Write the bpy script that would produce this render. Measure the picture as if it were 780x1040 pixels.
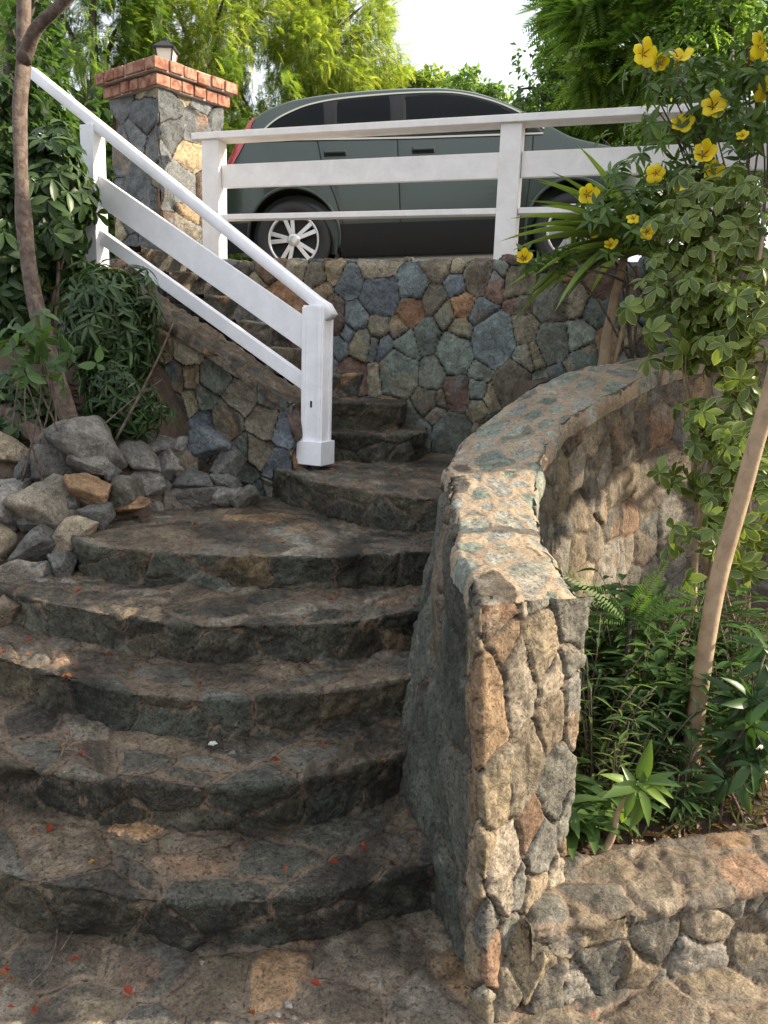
import bpy, bmesh, math, random
import numpy as np
from math import radians, sin, cos, pi, atan, tan
from mathutils import Vector, Matrix

for o in list(bpy.data.objects):
    bpy.data.objects.remove(o, do_unlink=True)
SC = bpy.context.scene
COL = SC.collection
rng = np.random.default_rng(7)
random.seed(7)

# ---------------------------------------------------------------- camera
PITCH, ROLL, FPX, EYE = radians(11.5), radians(1.9), 808.0, np.array([0, 0, 1.63])
cF = np.array([0, cos(PITCH), -sin(PITCH)])
_u0 = np.array([0, sin(PITCH), cos(PITCH)])
cR = cos(ROLL) * np.array([1., 0, 0]) + sin(ROLL) * _u0
cU = -sin(ROLL) * np.array([1., 0, 0]) + cos(ROLL) * _u0
cam = bpy.data.cameras.new('camera')
cam.sensor_fit = 'VERTICAL'
cam.angle = 2 * atan(520 / FPX)
cam.clip_start, cam.clip_end = 0.05, 1000
camo = bpy.data.objects.new('camera', cam)
COL.objects.link(camo)
m = Matrix.Identity(4)
for i in range(3):
    m[i][0], m[i][1], m[i][2], m[i][3] = cR[i], cU[i], -cF[i], EYE[i]
camo.matrix_world = m
SC.camera = camo

# ---------------------------------------------------------------- light
SUN_EL, SUN_DIR = radians(26), np.array([1.0, 0.04])      # towards the sun (x, y)
az = math.atan2(SUN_DIR[0], SUN_DIR[1])                      # from +y, clockwise
w = bpy.data.worlds.new('World')
SC.world = w
w.use_nodes = True
nt = w.node_tree
sky = nt.nodes.new('ShaderNodeTexSky')
sky.sky_type = 'NISHITA'
sky.sun_disc = False
sky.sun_elevation = SUN_EL
sky.sun_rotation = az
sky.air_density = 1.0
sky.dust_density = 7.0
sky.ozone_density = 1.0
nt.nodes['Background'].inputs[1].default_value = 0.15
# thin bright overcast haze over the blue
wtc = nt.nodes.new('ShaderNodeTexCoord')
wn_ = nt.nodes.new('ShaderNodeTexNoise')
wn_.inputs['Scale'].default_value = 2.2
wn_.inputs['Detail'].default_value = 5
nt.links.new(wtc.outputs['Generated'], wn_.inputs['Vector'])
wr = nt.nodes.new('ShaderNodeValToRGB')
wr.color_ramp.elements[0].position, wr.color_ramp.elements[0].color = .35, (.55, .55, .55, 1)
wr.color_ramp.elements[1].position, wr.color_ramp.elements[1].color = .65, (.8, .8, .8, 1)
nt.links.new(wn_.outputs[0], wr.inputs[0])
wm = nt.nodes.new('ShaderNodeMix')
wm.data_type = 'RGBA'
nt.links.new(wr.outputs[0], wm.inputs[0])
nt.links.new(sky.outputs[0], wm.inputs[6])
wm.inputs[7].default_value = (4.3, 4.45, 4.7, 1)
nt.links.new(wm.outputs[2], nt.nodes['Background'].inputs[0])
sl = bpy.data.lights.new('sun', 'SUN')
sl.energy = 4.2
sl.angle = radians(0.6)
sl.color = (1.0, 0.86, 0.68)
so = bpy.data.objects.new('sun', sl)
COL.objects.link(so)
sd = Vector((SUN_DIR[0] * cos(SUN_EL), SUN_DIR[1] * cos(SUN_EL), sin(SUN_EL)))
so.rotation_euler = sd.to_track_quat('Z', 'Y').to_euler()
vs = SC.view_settings
vs.view_transform = 'Standard'
vs.look = 'None'
vs.exposure = 1.4
vs.gamma = 1
vs.use_curve_mapping = False

# ---------------------------------------------------------------- helpers
def at(x, y, Y):
    """photo pixel -> point at depth Y"""
    d = cF + (x - 390) / FPX * cR + (520 - y) / FPX * cU
    return EYE + d * (Y / d[1])

def atz(x, y, z):
    d = cF + (x - 390) / FPX * cR + (520 - y) / FPX * cU
    return EYE + d * ((z - EYE[2]) / d[2])

def hash3(i, j, k, s=0):
    h = (i * 374761393 + j * 668265263 + k * 2147483647 + s * 1274126177) & 0xffffffff
    h = ((h ^ (h >> 13)) * 1274126177) & 0xffffffff
    h = ((h ^ (h >> 16)) * 2246822519) & 0xffffffff
    return ((h ^ (h >> 15)) & 0xffffff) / float(0xffffff)

def vnoise(p, s=0):
    p = np.asarray(p, float)
    f = np.floor(p)
    i = f.astype(np.int64)
    t = p - f
    t = t * t * (3 - 2 * t)
    r = 0
    for a in (0, 1):
        for b in (0, 1):
            for c in (0, 1):
                wt = (t[..., 0] if a else 1 - t[..., 0]) * (t[..., 1] if b else 1 - t[..., 1]) * (t[..., 2] if c else 1 - t[..., 2])
                r = r + wt * hash3(i[..., 0] + a, i[..., 1] + b, i[..., 2] + c, s)
    return r * 2 - 1

def fbm(p, oct=4, s=0, gain=.5):
    r, a = 0, 1.0
    p = np.asarray(p, float)
    for o in range(oct):
        r = r + a * vnoise(p * (2.03 ** o) + 17.1 * o, s + o)
        a *= gain
    return r

def sstep(a, b, x):
    t = np.clip((x - a) / (b - a), 0, 1)
    return t * t * (3 - 2 * t)

def norm(v):
    return v / (np.linalg.norm(v, axis=-1, keepdims=True) + 1e-12)

def raw_mesh(name, V, F, smooth=True, attrs=None, cols=None):
    """V (n,3); F list of int arrays, each (k, sides)"""
    V = np.asarray(V, np.float32)
    me = bpy.data.meshes.new(name)
    me.vertices.add(len(V))
    me.vertices.foreach_set('co', V.ravel())
    if not isinstance(F, list) or not isinstance(F[0], np.ndarray):
        F = [np.asarray(F)]
    F = [np.asarray(f, np.int32) for f in F if len(f)]
    nl = sum(f.size for f in F)
    nf = sum(len(f) for f in F)
    me.loops.add(nl)
    me.loops.foreach_set('vertex_index', np.concatenate([f.ravel() for f in F]))
    me.polygons.add(nf)
    tot = np.concatenate([np.full(len(f), f.shape[1], np.int32) for f in F])
    me.polygons.foreach_set('loop_start', np.concatenate([[0], np.cumsum(tot)[:-1]]).astype(np.int32))
    me.polygons.foreach_set('loop_total', tot)
    me.polygons.foreach_set('use_smooth', np.full(nf, smooth, bool))
    me.update(calc_edges=True)
    for k, v in (attrs or {}).items():
        a = me.attributes.new(k, 'FLOAT', 'POINT')
        a.data.foreach_set('value', np.asarray(v, np.float32).ravel())
    for k, v in (cols or {}).items():
        a = me.attributes.new(k, 'FLOAT_COLOR', 'POINT')
        c = np.ones((len(V), 4), np.float32)
        c[:, :3] = v
        a.data.foreach_set('color', c.ravel())
    return me

def obj(name, me, mat, parent=None):
    me.materials.clear()
    me.materials.append(mat)
    o = bpy.data.objects.new(name, me)
    COL.objects.link(o)
    if parent is not None:
        o.parent = parent
    return o

def tag(o, label, cat, group=None):
    o['label'] = label
    o['category'] = cat
    if group:
        o['group'] = group
    return o

def thing(name, label, cat, loc=(0, 0, 0), group=None):
    o = bpy.data.objects.new(name, None)
    o.empty_display_size = .1
    COL.objects.link(o)
    o.location = [float(c) for c in loc]
    return tag(o, label, cat, group)

def base(o):
    return np.array(o.location)

class MB:
    """collects pieces, builds ONE mesh"""
    def __init__(s):
        s.V, s.F, s.A, s.n = [], {}, {}, 0
    def add(s, V, *Fs, **cols):
        V = np.asarray(V, float).reshape(-1, 3)
        s.V.append(V)
        for F in Fs:
            F = np.asarray(F, int)
            if len(F):
                s.F.setdefault(F.shape[1], []).append(F + s.n)
        for k, v in cols.items():
            s.A.setdefault(k, []).append(np.broadcast_to(np.asarray(v, float), (len(V), 3)))
        s.n += len(V)
    def box(s, c, size, ax=None, jitter=0):
        """box centred c, size (3), axes rows ax"""
        ax = np.eye(3) if ax is None else np.asarray(ax, float)
        hx = np.array([[a, b, d] for a in (-1, 1) for b in (-1, 1) for d in (-1, 1)]) * np.asarray(size) / 2
        V = np.asarray(c) + hx @ ax
        F = [[0, 1, 3, 2], [4, 6, 7, 5], [0, 4, 5, 1], [2, 3, 7, 6], [0, 2, 6, 4], [1, 5, 7, 3]]
        s.add(V, F)
    def hexa(s, A, B):
        """prism between quads A and B (4 points each)"""
        V = np.vstack([A, B])
        F = [[3, 2, 1, 0], [4, 5, 6, 7]] + [[i, (i + 1) % 4, (i + 1) % 4 + 4, i + 4] for i in range(4)]
        s.add(V, F)
    def beam(s, p, q, wd, ht, side=None, round_=0):
        p, q = np.asarray(p, float), np.asarray(q, float)
        d = q - p
        L = np.linalg.norm(d)
        d = d / L
        up = np.array([0, 0, 1.])
        sd_ = norm(np.cross(d, up)) if side is None else norm(np.asarray(side, float))
        u = np.cross(sd_, d)
        s.box((p + q) / 2, (L, wd, ht), np.array([d, sd_, u]))
    def tube(s, pts, rad, n=8, wob=0, seed=0, cap=True, **cols):
        pts = np.asarray(pts, float)
        rad = np.broadcast_to(np.asarray(rad, float), (len(pts),))
        T = norm(np.gradient(pts, axis=0))
        ref = np.array([0.31, 0.9, 0.2]) if abs(T[0][2]) > .7 else np.array([0, 0, 1.])
        V = []
        for i in range(len(pts)):
            a = norm(np.cross(T[i], ref))
            b = np.cross(T[i], a)
            th = np.arange(n) / n * 2 * pi
            r = rad[i] * (1 + (wob * vnoise(np.stack([np.cos(th) * 1.3, np.sin(th) * 1.3, np.full(n, i * .37 + seed)], -1), seed) if wob else 0))
            V.append(pts[i] + (np.cos(th) * r)[:, None] * a + (np.sin(th) * r)[:, None] * b)
        m_ = len(pts)
        F = [[i * n + j, i * n + (j + 1) % n, (i + 1) * n + (j + 1) % n, (i + 1) * n + j] for i in range(m_ - 1) for j in range(n)]
        V = np.vstack(V + [pts[:1], pts[-1:]])
        tr = []
        if cap:
            tr = [[m_ * n, (j + 1) % n, j] for j in range(n)] + [[m_ * n + 1, (m_ - 1) * n + j, (m_ - 1) * n + (j + 1) % n] for j in range(n)]
        s.add(V, F, tr, **cols)
    def build(s, name, mat, parent=None, smooth=False, off=None, bevel=0):
        V = np.vstack(s.V)
        if parent is not None and off is None:
            off = base(parent)
        if off is not None:
            V = V - off
        me = raw_mesh(name, V, [np.vstack(f) for f in s.F.values()], smooth, cols={k: np.vstack(v) for k, v in s.A.items()})
        o = obj(name, me, mat, parent)
        if bevel:
            b = o.modifiers.new('bevel', 'BEVEL')
            b.width = bevel
            b.segments = 2
            b.limit_method = 'ANGLE'
        return o

def resample(P, n=None, step=None):
    """Catmull-Rom through P, resampled evenly"""
    P = np.asarray(P, float)
    Q = np.vstack([2 * P[0] - P[1], P, 2 * P[-1] - P[-2]])
    out = []
    for i in range(1, len(Q) - 2):
        t = np.linspace(0, 1, 24, endpoint=False)[:, None]
        a, b, c, d = Q[i - 1], Q[i], Q[i + 1], Q[i + 2]
        out.append(.5 * (2 * b + (c - a) * t + (2 * a - 5 * b + 4 * c - d) * t ** 2 + (3 * b - a - 3 * c + d) * t ** 3))
    out = np.vstack(out + [P[-1:]])
    L = np.concatenate([[0], np.cumsum(np.linalg.norm(np.diff(out, axis=0), axis=1))])
    if n is None:
        n = max(2, int(L[-1] / step) + 1)
    tt = np.linspace(0, L[-1], n)
    return np.stack([np.interp(tt, L, out[:, k]) for k in range(P.shape[1])], 1)

# ---------------------------------------------------------------- materials
def newmat(name):
    mt = bpy.data.materials.new(name)
    mt.use_nodes = True
    n = mt.node_tree
    return mt, n, n.nodes['Principled BSDF']

def N(nt_, t, **kw):
    nd = nt_.nodes.new(t)
    for k, v in kw.items():
        if k in nd.inputs:
            nd.inputs[k].default_value = v
        else:
            setattr(nd, k, v)
    return nd

def ramp(nt_, src, stops):
    r = nt_.nodes.new('ShaderNodeValToRGB')
    el = r.color_ramp.elements
    while len(el) < len(stops):
        el.new(.5)
    for e, (p, c) in zip(el, stops):
        e.position = p
        e.color = (c, c, c, 1) if not isinstance(c, tuple) else (*c, 1)
    nt_.links.new(src, r.inputs[0])
    return r

def noise(nt_, scale, detail=6, rough=.6, dist=0, coord=None):
    n = N(nt_, 'ShaderNodeTexNoise')
    n.inputs['Scale'].default_value = scale
    n.inputs['Detail'].default_value = detail
    n.inputs['Roughness'].default_value = rough
    n.inputs['Distortion'].default_value = dist
    if coord is not None:
        nt_.links.new(coord, n.inputs['Vector'])
    return n

def mixc(nt_, mode, fac, a, b):
    mx = N(nt_, 'ShaderNodeMix', data_type='RGBA', blend_type=mode)
    for i, v in ((0, fac), (6, a), (7, b)):
        if isinstance(v, (int, float)):
            mx.inputs[i].default_value = v
        elif isinstance(v, tuple):
            mx.inputs[i].default_value = (*v, 1)
        else:
            nt_.links.new(v, mx.inputs[i])
    return mx.outputs[2]

def stone_mat(name, mortar, mortar2, rough=.85, grain=1.0, dirt=.5, lichen=.25, bump=.6, jn=.012, crack=.22):
    """stone colour and distance to the joint come from the mesh; grain, dirt and lichen are noise"""
    mt, n, b = newmat(name)
    geo = n.nodes.new('ShaderNodeNewGeometry')
    P = geo.outputs['Position']
    A = N(n, 'ShaderNodeAttribute', attribute_name='stone')
    E_ = N(n, 'ShaderNodeAttribute', attribute_name='joint')
    big = noise(n, 3.5, 5, .6, .4, P)
    mid = noise(n, 22, 6, .65, .6, P)
    fine = noise(n, 150, 4, .7, 0, P)
    crk = N(n, 'ShaderNodeTexVoronoi', feature='DISTANCE_TO_EDGE')
    crk.inputs['Scale'].default_value = 9
    wq = mixc(n, 'LINEAR_LIGHT', .06, P, noise(n, 7, 5, .6, 0, P).outputs[1])
    n.links.new(wq, crk.inputs['Vector'])
    crm = ramp(n, crk.outputs['Distance'], [(.0, .35), (.012, 1.0)])
    spk = ramp(n, noise(n, 70, 8, .8, .3, P).outputs[0], [(.34, .35), (.45, 1.0), (.62, 1.0), (.74, 1.7)])
    c = mixc(n, 'MULTIPLY', 1.0, A.outputs['Color'], ramp(n, mid.outputs[0], [(.28, .5), (.5, 1.0), (.75, 1.5)]).outputs[0])
    c = mixc(n, 'MULTIPLY', grain, c, ramp(n, fine.outputs[0], [(.3, .55), (.5, 1.0), (.7, 1.45)]).outputs[0])
    c = mixc(n, 'MULTIPLY', .85, c, spk.outputs[0])
    c = mixc(n, 'MULTIPLY', ramp(n, big.outputs[0], [(.45, 0.0), (.6, .8)]).outputs[0], c, crm.outputs[0])
    # veins / streaks
    wv = noise(n, 9, 8, .75, 2.5, P)
    c = mixc(n, 'MIX', ramp(n, wv.outputs[0], [(.485, 0.0), (.5, .35), (.515, 0.0)]).outputs[0], c, (.30, .27, .22))
    lm = mixc(n, 'MULTIPLY', 1.0, ramp(n, noise(n, 14, 8, .75, 1, P).outputs[0], [(.56, 0.0), (.66, 1.0)]).outputs[0], ramp(n, big.outputs[0], [(.4, 0.0), (.6, lichen)]).outputs[0])
    c = mixc(n, 'MIX', lm, c, (.34, .32, .26))
    mc = mixc(n, 'MIX', mid.outputs[0], mortar, mortar2)
    mc = mixc(n, 'MULTIPLY', 1.0, mc, ramp(n, fine.outputs[0], [(.3, .6), (.55, 1.15)]).outputs[0])
    jd = N(n, 'ShaderNodeMath', operation='MULTIPLY_ADD')
    n.links.new(mid.outputs[0], jd.inputs[0])
    jd.inputs[1].default_value = jn
    js = N(n, 'ShaderNodeMath', operation='SUBTRACT')
    n.links.new(E_.outputs['Fac'], js.inputs[0])
    js.inputs[1].default_value = jn * .5 - .006
    n.links.new(js.outputs[0], jd.inputs[2])
    jm = ramp(n, jd.outputs[0], [(.005, 1.0), (.0085, 0.0)])
    c = mixc(n, 'MIX', jm.outputs[0], c, mc)
    # thin broken cracks running along the joints
    S_ = N(n, 'ShaderNodeAttribute', attribute_name='seam')
    cw_ = N(n, 'ShaderNodeMath', operation='MULTIPLY_ADD')
    n.links.new(noise(n, 35, 5, .7, .5, P).outputs[0], cw_.inputs[0])
    cw_.inputs[1].default_value = .016
    n.links.new(S_.outputs['Fac'], cw_.inputs[2])
    c = mixc(n, 'MULTIPLY', 1.0, c, ramp(n, cw_.outputs[0], [(.0082, crack), (.0105, 1.0)]).outputs[0])
    dd = ramp(n, noise(n, 2.2, 8, .7, 1.2, P).outputs[0], [(.42, 1.0), (.62, 1 - dirt)])
    c = mixc(n, 'MULTIPLY', 1.0, c, dd.outputs[0])
    n.links.new(c, b.inputs['Base Color'])
    b.inputs['Roughness'].default_value = rough
    b.inputs['Specular IOR Level'].default_value = .3
    hs = N(n, 'ShaderNodeMath', operation='MULTIPLY_ADD')
    n.links.new(mid.outputs[0], hs.inputs[0])
    hs.inputs[1].default_value = 2.5
    n.links.new(spk.outputs[0], hs.inputs[2])
    bp = N(n, 'ShaderNodeBump')
    bp.inputs['Strength'].default_value = bump
    bp.inputs['Distance'].default_value = .006
    n.links.new(hs.outputs[0], bp.inputs['Height'])
    n.links.new(bp.outputs[0], b.inputs['Normal'])
    return mt

def leaf_mat(name, trans=.35, rough=.45, tcol=1.8, edge=None, spec=.35):
    mt, n, b = newmat(name)
    A = N(n, 'ShaderNodeAttribute', attribute_name='leaf')
    col = A.outputs['Color']
    if edge:
        G = N(n, 'ShaderNodeAttribute', attribute_name='rim')
        geo = n.nodes.new('ShaderNodeNewGeometry')
        nz = noise(n, 60, 3, .6, 0, geo.outputs['Position'])
        sm = N(n, 'ShaderNodeMath', operation='MULTIPLY_ADD')
        n.links.new(nz.outputs[0], sm.inputs[0])
        sm.inputs[1].default_value = .5
        n.links.new(G.outputs['Fac'], sm.inputs[2])
        col = mixc(n, 'MIX', ramp(n, sm.outputs[0], [(.95, 0.0), (1.15, 1.0)]).outputs[0], col, edge)
    n.links.new(col, b.inputs['Base Color'])
    b.inputs['Roughness'].default_value = rough
    b.inputs['Specular IOR Level'].default_value = spec
    t = n.nodes.new('ShaderNodeBsdfTranslucent')
    tc = mixc(n, 'MULTIPLY', 1.0, col, (tcol * 1.02, tcol, tcol * .5))
    n.links.new(tc, t.inputs[0])
    mx = n.nodes.new('ShaderNodeMixShader')
    mx.inputs[0].default_value = trans
    n.links.new(b.outputs[0], mx.inputs[1])
    n.links.new(t.outputs[0], mx.inputs[2])
    n.links.new(mx.outputs[0], n.nodes['Material Output'].inputs[0])
    return mt

def plain(name, col, rough=.6, metal=0, spec=.5, nscale=0, namt=.2, bump=0, coat=0, col2=None):
    mt, n, b = newmat(name)
    b.inputs['Base Color'].default_value = (*col, 1)
    b.inputs['Roughness'].default_value = rough
    b.inputs['Metallic'].default_value = metal
    b.inputs['Specular IOR Level'].default_value = spec
    b.inputs['Coat Weight'].default_value = coat
    b.inputs['Coat Roughness'].default_value = .03
    if nscale:
        tc = n.nodes.new('ShaderNodeNewGeometry')
        nz = noise(n, nscale, 6, .65, .5, tc.outputs['Position'])
        if col2:
            c = mixc(n, 'MIX', ramp(n, nz.outputs[0], [(.4, 0.0), (.62, 1.0)]).outputs[0], col, col2)
        else:
            c = mixc(n, 'MULTIPLY', 1.0, col, ramp(n, nz.outputs[0], [(.25, 1 - namt), (.75, 1 + namt)]).outputs[0])
        n.links.new(c, b.inputs['Base Color'])
        if bump:
            bp = N(n, 'ShaderNodeBump')
            bp.inputs['Strength'].default_value = bump
            bp.inputs['Distance'].default_value = .01
            n.links.new(nz.outputs[0], bp.inputs['Height'])
            n.links.new(bp.outputs[0], b.inputs['Normal'])
    return mt

M = {}
M['step'] = stone_mat('step_stone', (.20, .145, .095), (.11, .085, .06), rough=.75, dirt=.65, lichen=.4, bump=.9, jn=.05)
M['tread_pave'] = stone_mat('paving_stone', (.24, .18, .125), (.15, .12, .09), rough=.8, dirt=.5, lichen=.5, bump=.8, jn=.04)
M['rubble'] = stone_mat('rubble_stone', (.045, .038, .030), (.022, .019, .016), rough=.8, dirt=.25, lichen=.2, bump=.9)
M['curved'] = stone_mat('curved_wall_stone', (.40, .31, .21), (.26, .195, .13), rough=.85, dirt=.4, lichen=.5, bump=.9, jn=.03)
M['cap'] = stone_mat('wall_cap_stone', (.40, .31, .21), (.27, .205, .14), rough=.85, dirt=.35, lichen=.5, bump=.9, jn=.035, crack=1.0)
M['outer'] = stone_mat('outer_wall_stone', (.17, .125, .085), (.09, .07, .05), rough=.85, dirt=.4, lichen=.4, bump=.9, jn=.02)
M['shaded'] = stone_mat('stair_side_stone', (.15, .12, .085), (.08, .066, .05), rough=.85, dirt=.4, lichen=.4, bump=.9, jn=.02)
M['dry'] = stone_mat('dry_stone', (.1, .09, .07), (.1, .09, .07), rough=.85, dirt=.35, lichen=.5, bump=.8)
M['white'] = plain('white_paint', (.80, .80, .82), .5, nscale=9, namt=.10, bump=.12)
M['white_warm'] = plain('aged_white_paint', (.78, .75, .72), .55, nscale=7, namt=.12, bump=.12)
M['soil'] = plain('soil', (.07, .048, .032), .95, nscale=18, namt=.6, bump=.9)
M['asphalt'] = plain('driveway_concrete', (.22, .21, .2), .9, nscale=8, namt=.25, bump=.2)
M['bark'] = plain('brown_bark', (.075, .05, .038), .9, nscale=24, namt=.6, bump=1.0, col2=(.16, .125, .10))
M['bark_pale'] = plain('pale_bark', (.34, .25, .16), .85, nscale=14, namt=.3, bump=.5, col2=(.24, .17, .105))
M['bark_dark'] = plain('dark_bark', (.06, .05, .04), .9, nscale=10, namt=.5, bump=.8)
M['leaf'] = leaf_mat('green_leaf', .30, .40)
M['leaf_tree'] = leaf_mat('tree_leaf', .55, .45, 2.6)
M['leaf_var'] = leaf_mat('variegated_leaf', .3, .38, 1.5, edge=(.26, .29, .085))
M['petal'] = leaf_mat('yellow_petal', .35, .5, 1.1)
M['brick'] = plain('cap_brick', (.19, .062, .036), .9, nscale=16, namt=.5, bump=.7, col2=(.38, .22, .15))
M['mortar'] = plain('pale_mortar', (.40, .35, .30), .9, nscale=20, namt=.2, bump=.2)

# ---------------------------------------------------------------- stones: power diagram on a sheet
PAL_DARK = [(.098, .118, .118), (.108, .128, .108), (.084, .096, .108), (.135, .148, .122), (.118, .102, .074), (.096, .105, .084), (.185, .16, .112), (.088, .074, .054)]
PAL_WARM = [(.23, .17, .10), (.25, .14, .075), (.13, .085, .065), (.25, .22, .14), (.19, .165, .115)]

PAL_DARK = [tuple(1.55 * v for v in c) for c in PAL_DARK]
PAL_WARM = [tuple(1.25 * v for v in c) for c in PAL_WARM]

def palette(n, pals, wts, r):
    a = np.array([random_from(pals, wts, r) for _ in range(n)])
    return a * r.uniform(.75, 1.25, (n, 1))

def random_from(pals, wts, r):
    p = pals[r.choice(len(pals), p=wts)]
    return p[r.integers(len(p))]

def seeds2d(u0, u1, v0, v1, size, r, var=.45):
    """dart throwing with varied radii"""
    pts, rad = [], []
    tries = int(14 * (u1 - u0) * (v1 - v0) / size ** 2) + 50
    cell = {}
    for _ in range(tries):
        p = (r.uniform(u0, u1), r.uniform(v0, v1))
        q = size * r.uniform(1 - var, 1 + var) * .78
        k = (int(p[0] / size), int(p[1] / size))
        ok = True
        for a in (-2, -1, 0, 1, 2):
            for b_ in (-2, -1, 0, 1, 2):
                for i in cell.get((k[0] + a, k[1] + b_), ()):
                    if (pts[i][0] - p[0]) ** 2 + (pts[i][1] - p[1]) ** 2 < (.5 * (q + rad[i])) ** 2:
                        ok = False
                        break
                if not ok:
                    break
            if not ok:
                break
        if ok:
            cell.setdefault(k, []).append(len(pts))
            pts.append(p)
            rad.append(q)
    return np.array(pts), np.array(rad)

def sheet(P, U, V, size, seed, pals, wts, amp=.02, mw=.008, rnd=.03, tilt=.12, warp=.02, rough=.004, aniso=1.0, flip=False, lump=.008, facet=1.0, rec=.006, var=.45):
    """displaced rubble masonry on the grid P (n,m,3) with metric coords U,V; returns pieces for MB-less raw mesh"""
    r = np.random.default_rng(seed)
    n, m_ = P.shape[:2]
    du, dv = np.gradient(P, axis=0), np.gradient(P, axis=1)
    Nn = norm(np.cross(du, dv))
    if flip:
        Nn = -Nn
    amp = np.broadcast_to(amp, (n, m_)).ravel()
    mw = np.broadcast_to(mw, (n, m_)).ravel()
    Pf = P.reshape(-1, 3)
    uf, vf = U.ravel() / aniso, V.ravel()
    wp = np.stack([uf * 5, vf * 5, np.full(len(uf), seed * 1.7)], -1)
    uw = uf + warp * fbm(wp, 3, seed)
    vw = vf + warp * fbm(wp + 31.7, 3, seed)
    S, R_ = seeds2d(uw.min() - size, uw.max() + size, vw.min() - size, vw.max() + size, size, r, var)
    W = (R_ * .55) ** 2
    K = len(S)
    d1 = np.full(len(uw), 1e9)
    i1 = np.zeros(len(uw), int)
    edge = np.full(len(uw), 1e9)
    cs = size * 2.0
    ku, kv = np.floor(uw / cs).astype(int), np.floor(vw / cs).astype(int)
    key = ku * 100000 + kv
    order = np.argsort(key, kind='stable')
    ks = key[order]
    cut = np.concatenate([[0], np.nonzero(np.diff(ks))[0] + 1, [len(ks)]])
    for a, b_ in zip(cut[:-1], cut[1:]):
        idx = order[a:b_]
        cu, cv = ku[idx[0]] * cs, kv[idx[0]] * cs
        mg = size * 2.2
        sel = np.nonzero((S[:, 0] > cu - mg) & (S[:, 0] < cu + cs + mg) & (S[:, 1] > cv - mg) & (S[:, 1] < cv + cs + mg))[0]
        q = np.stack([uw[idx], vw[idx]], 1)
        D = ((q[:, None, :] - S[None, sel]) ** 2).sum(-1) - W[sel][None]
        j = D.argmin(1)
        dm = D[np.arange(len(idx)), j]
        sep = np.sqrt(((S[sel][j][:, None, :] - S[None, sel]) ** 2).sum(-1)) + 1e-6
        e = (D - dm[:, None]) / (2 * sep)
        e[np.arange(len(idx)), j] = 1e9
        i1[idx] = sel[j]
        edge[idx] = e.min(1)
    colr = palette(K, pals, wts, r)
    tl = r.normal(0, tilt, (K, 2))
    hh = r.uniform(-.5, 1, K)
    rel = np.stack([uw, vw], 1) - S[i1]
    j_ = np.clip(edge - mw, 0, None)
    up = np.clip(j_ / rnd, 0, 1)
    up = 1 - (1 - up) ** 2.2
    h = amp * up * (.75 + .6 * hh[i1])
    k_ = up * (amp / .015).clip(0, 1.3)
    h += np.clip((rel * tl[i1]).sum(1), -.02, .02) * k_
    for q_ in range(3):                                   # broken facets
        fa = r.uniform(0, 2 * pi, K)
        fo = r.uniform(.05, .55, K) * size * .5
        fs_ = r.uniform(.1, .45, K)
        pr_ = rel[:, 0] * np.cos(fa)[i1] + rel[:, 1] * np.sin(fa)[i1] - fo[i1]
        h -= np.clip(pr_, 0, .05) * fs_[i1] * k_ * np.clip(facet, 0, 2)
    h -= rec * (1 - sstep(mw - .003, mw + .003, edge))
    rg = fbm(Pf * 26, 5, seed + 3, .6)
    h += rough * (rg - .5 * np.abs(fbm(Pf * 11, 3, seed + 13))) + lump * fbm(Pf * 4.5, 3, seed + 5)
    Vv = Pf + Nn.reshape(-1, 3) * h[:, None]
    # within-stone colour drift: two-tone stones
    dr = fbm(np.stack([uw * 7 + i1 * 3.1, vw * 7, i1 * 1.3], -1), 3, seed + 9)
    colr2 = palette(K, pals, wts, r)
    tmix = sstep(.05, .6, dr)[:, None] * .6
    c = colr[i1] * (1 - tmix) + colr2[i1] * tmix
    idx = np.arange(n * m_).reshape(n, m_)
    F = np.stack([idx[:-1, :-1], idx[1:, :-1], idx[1:, 1:], idx[:-1, 1:]], -1).reshape(-1, 4)
    if flip:
        F = F[:, ::-1]
    return Vv, F, c, (edge - mw, edge)

def sheets_obj(name, parts, mat, parent=None):
    V, F, C, J, SM, n = [], [], [], [], [], 0
    for v, f, c, j in parts:
        V.append(v); F.append(f + n); C.append(c); J.append(j[0]); SM.append(j[1]); n += len(v)
    V = np.vstack(V)
    if parent is not None:
        V = V - base(parent)
    me = raw_mesh(name, V, np.vstack(F), True, {'joint': np.concatenate(J), 'seam': np.concatenate(SM)}, {'stone': np.vstack(C)})
    return obj(name, me, mat, parent)

def plane_sheet(p0, du, dv, lu, lv, res, **kw):
    """flat sheet from corner p0 along unit du (lu) and dv (lv)"""
    a = np.arange(0, lu + res * .5, res)
    b_ = np.arange(0, lv + res * .5, res)
    P = np.asarray(p0, float) + a[:, None, None] * np.asarray(du, float) + b_[None, :, None] * np.asarray(dv, float)
    U, V = np.meshgrid(a, b_, indexing='ij')
    return sheet(P, U, V, **kw)
# ---------------------------------------------------------------- ground and terrain
def kind(o, k):
    o['kind'] = k
    return o

def grid_obj(name, X, Y, Zf, mat, k='structure'):
    gx, gy = np.meshgrid(X, Y, indexing='ij')
    V = np.stack([gx, gy, Zf(gx, gy)], -1).reshape(-1, 3)
    i = np.arange(len(X) * len(Y)).reshape(len(X), len(Y))
    F = np.stack([i[:-1, :-1], i[1:, :-1], i[1:, 1:], i[:-1, 1:]], -1).reshape(-1, 4)
    return kind(obj(name, raw_mesh(name, V, F), mat), k)

def spaced(a, b, near0, near1, fine, coarse):
    l = list(np.arange(near0, near1, fine))
    x = near0
    s = fine
    while x > a:
        s = min(s * 1.5, coarse)
        x -= s
        l.insert(0, x)
    x, s = l[-1], fine
    while x < b:
        s = min(s * 1.5, coarse)
        x += s
        l.append(x)
    return np.array(l)

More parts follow.
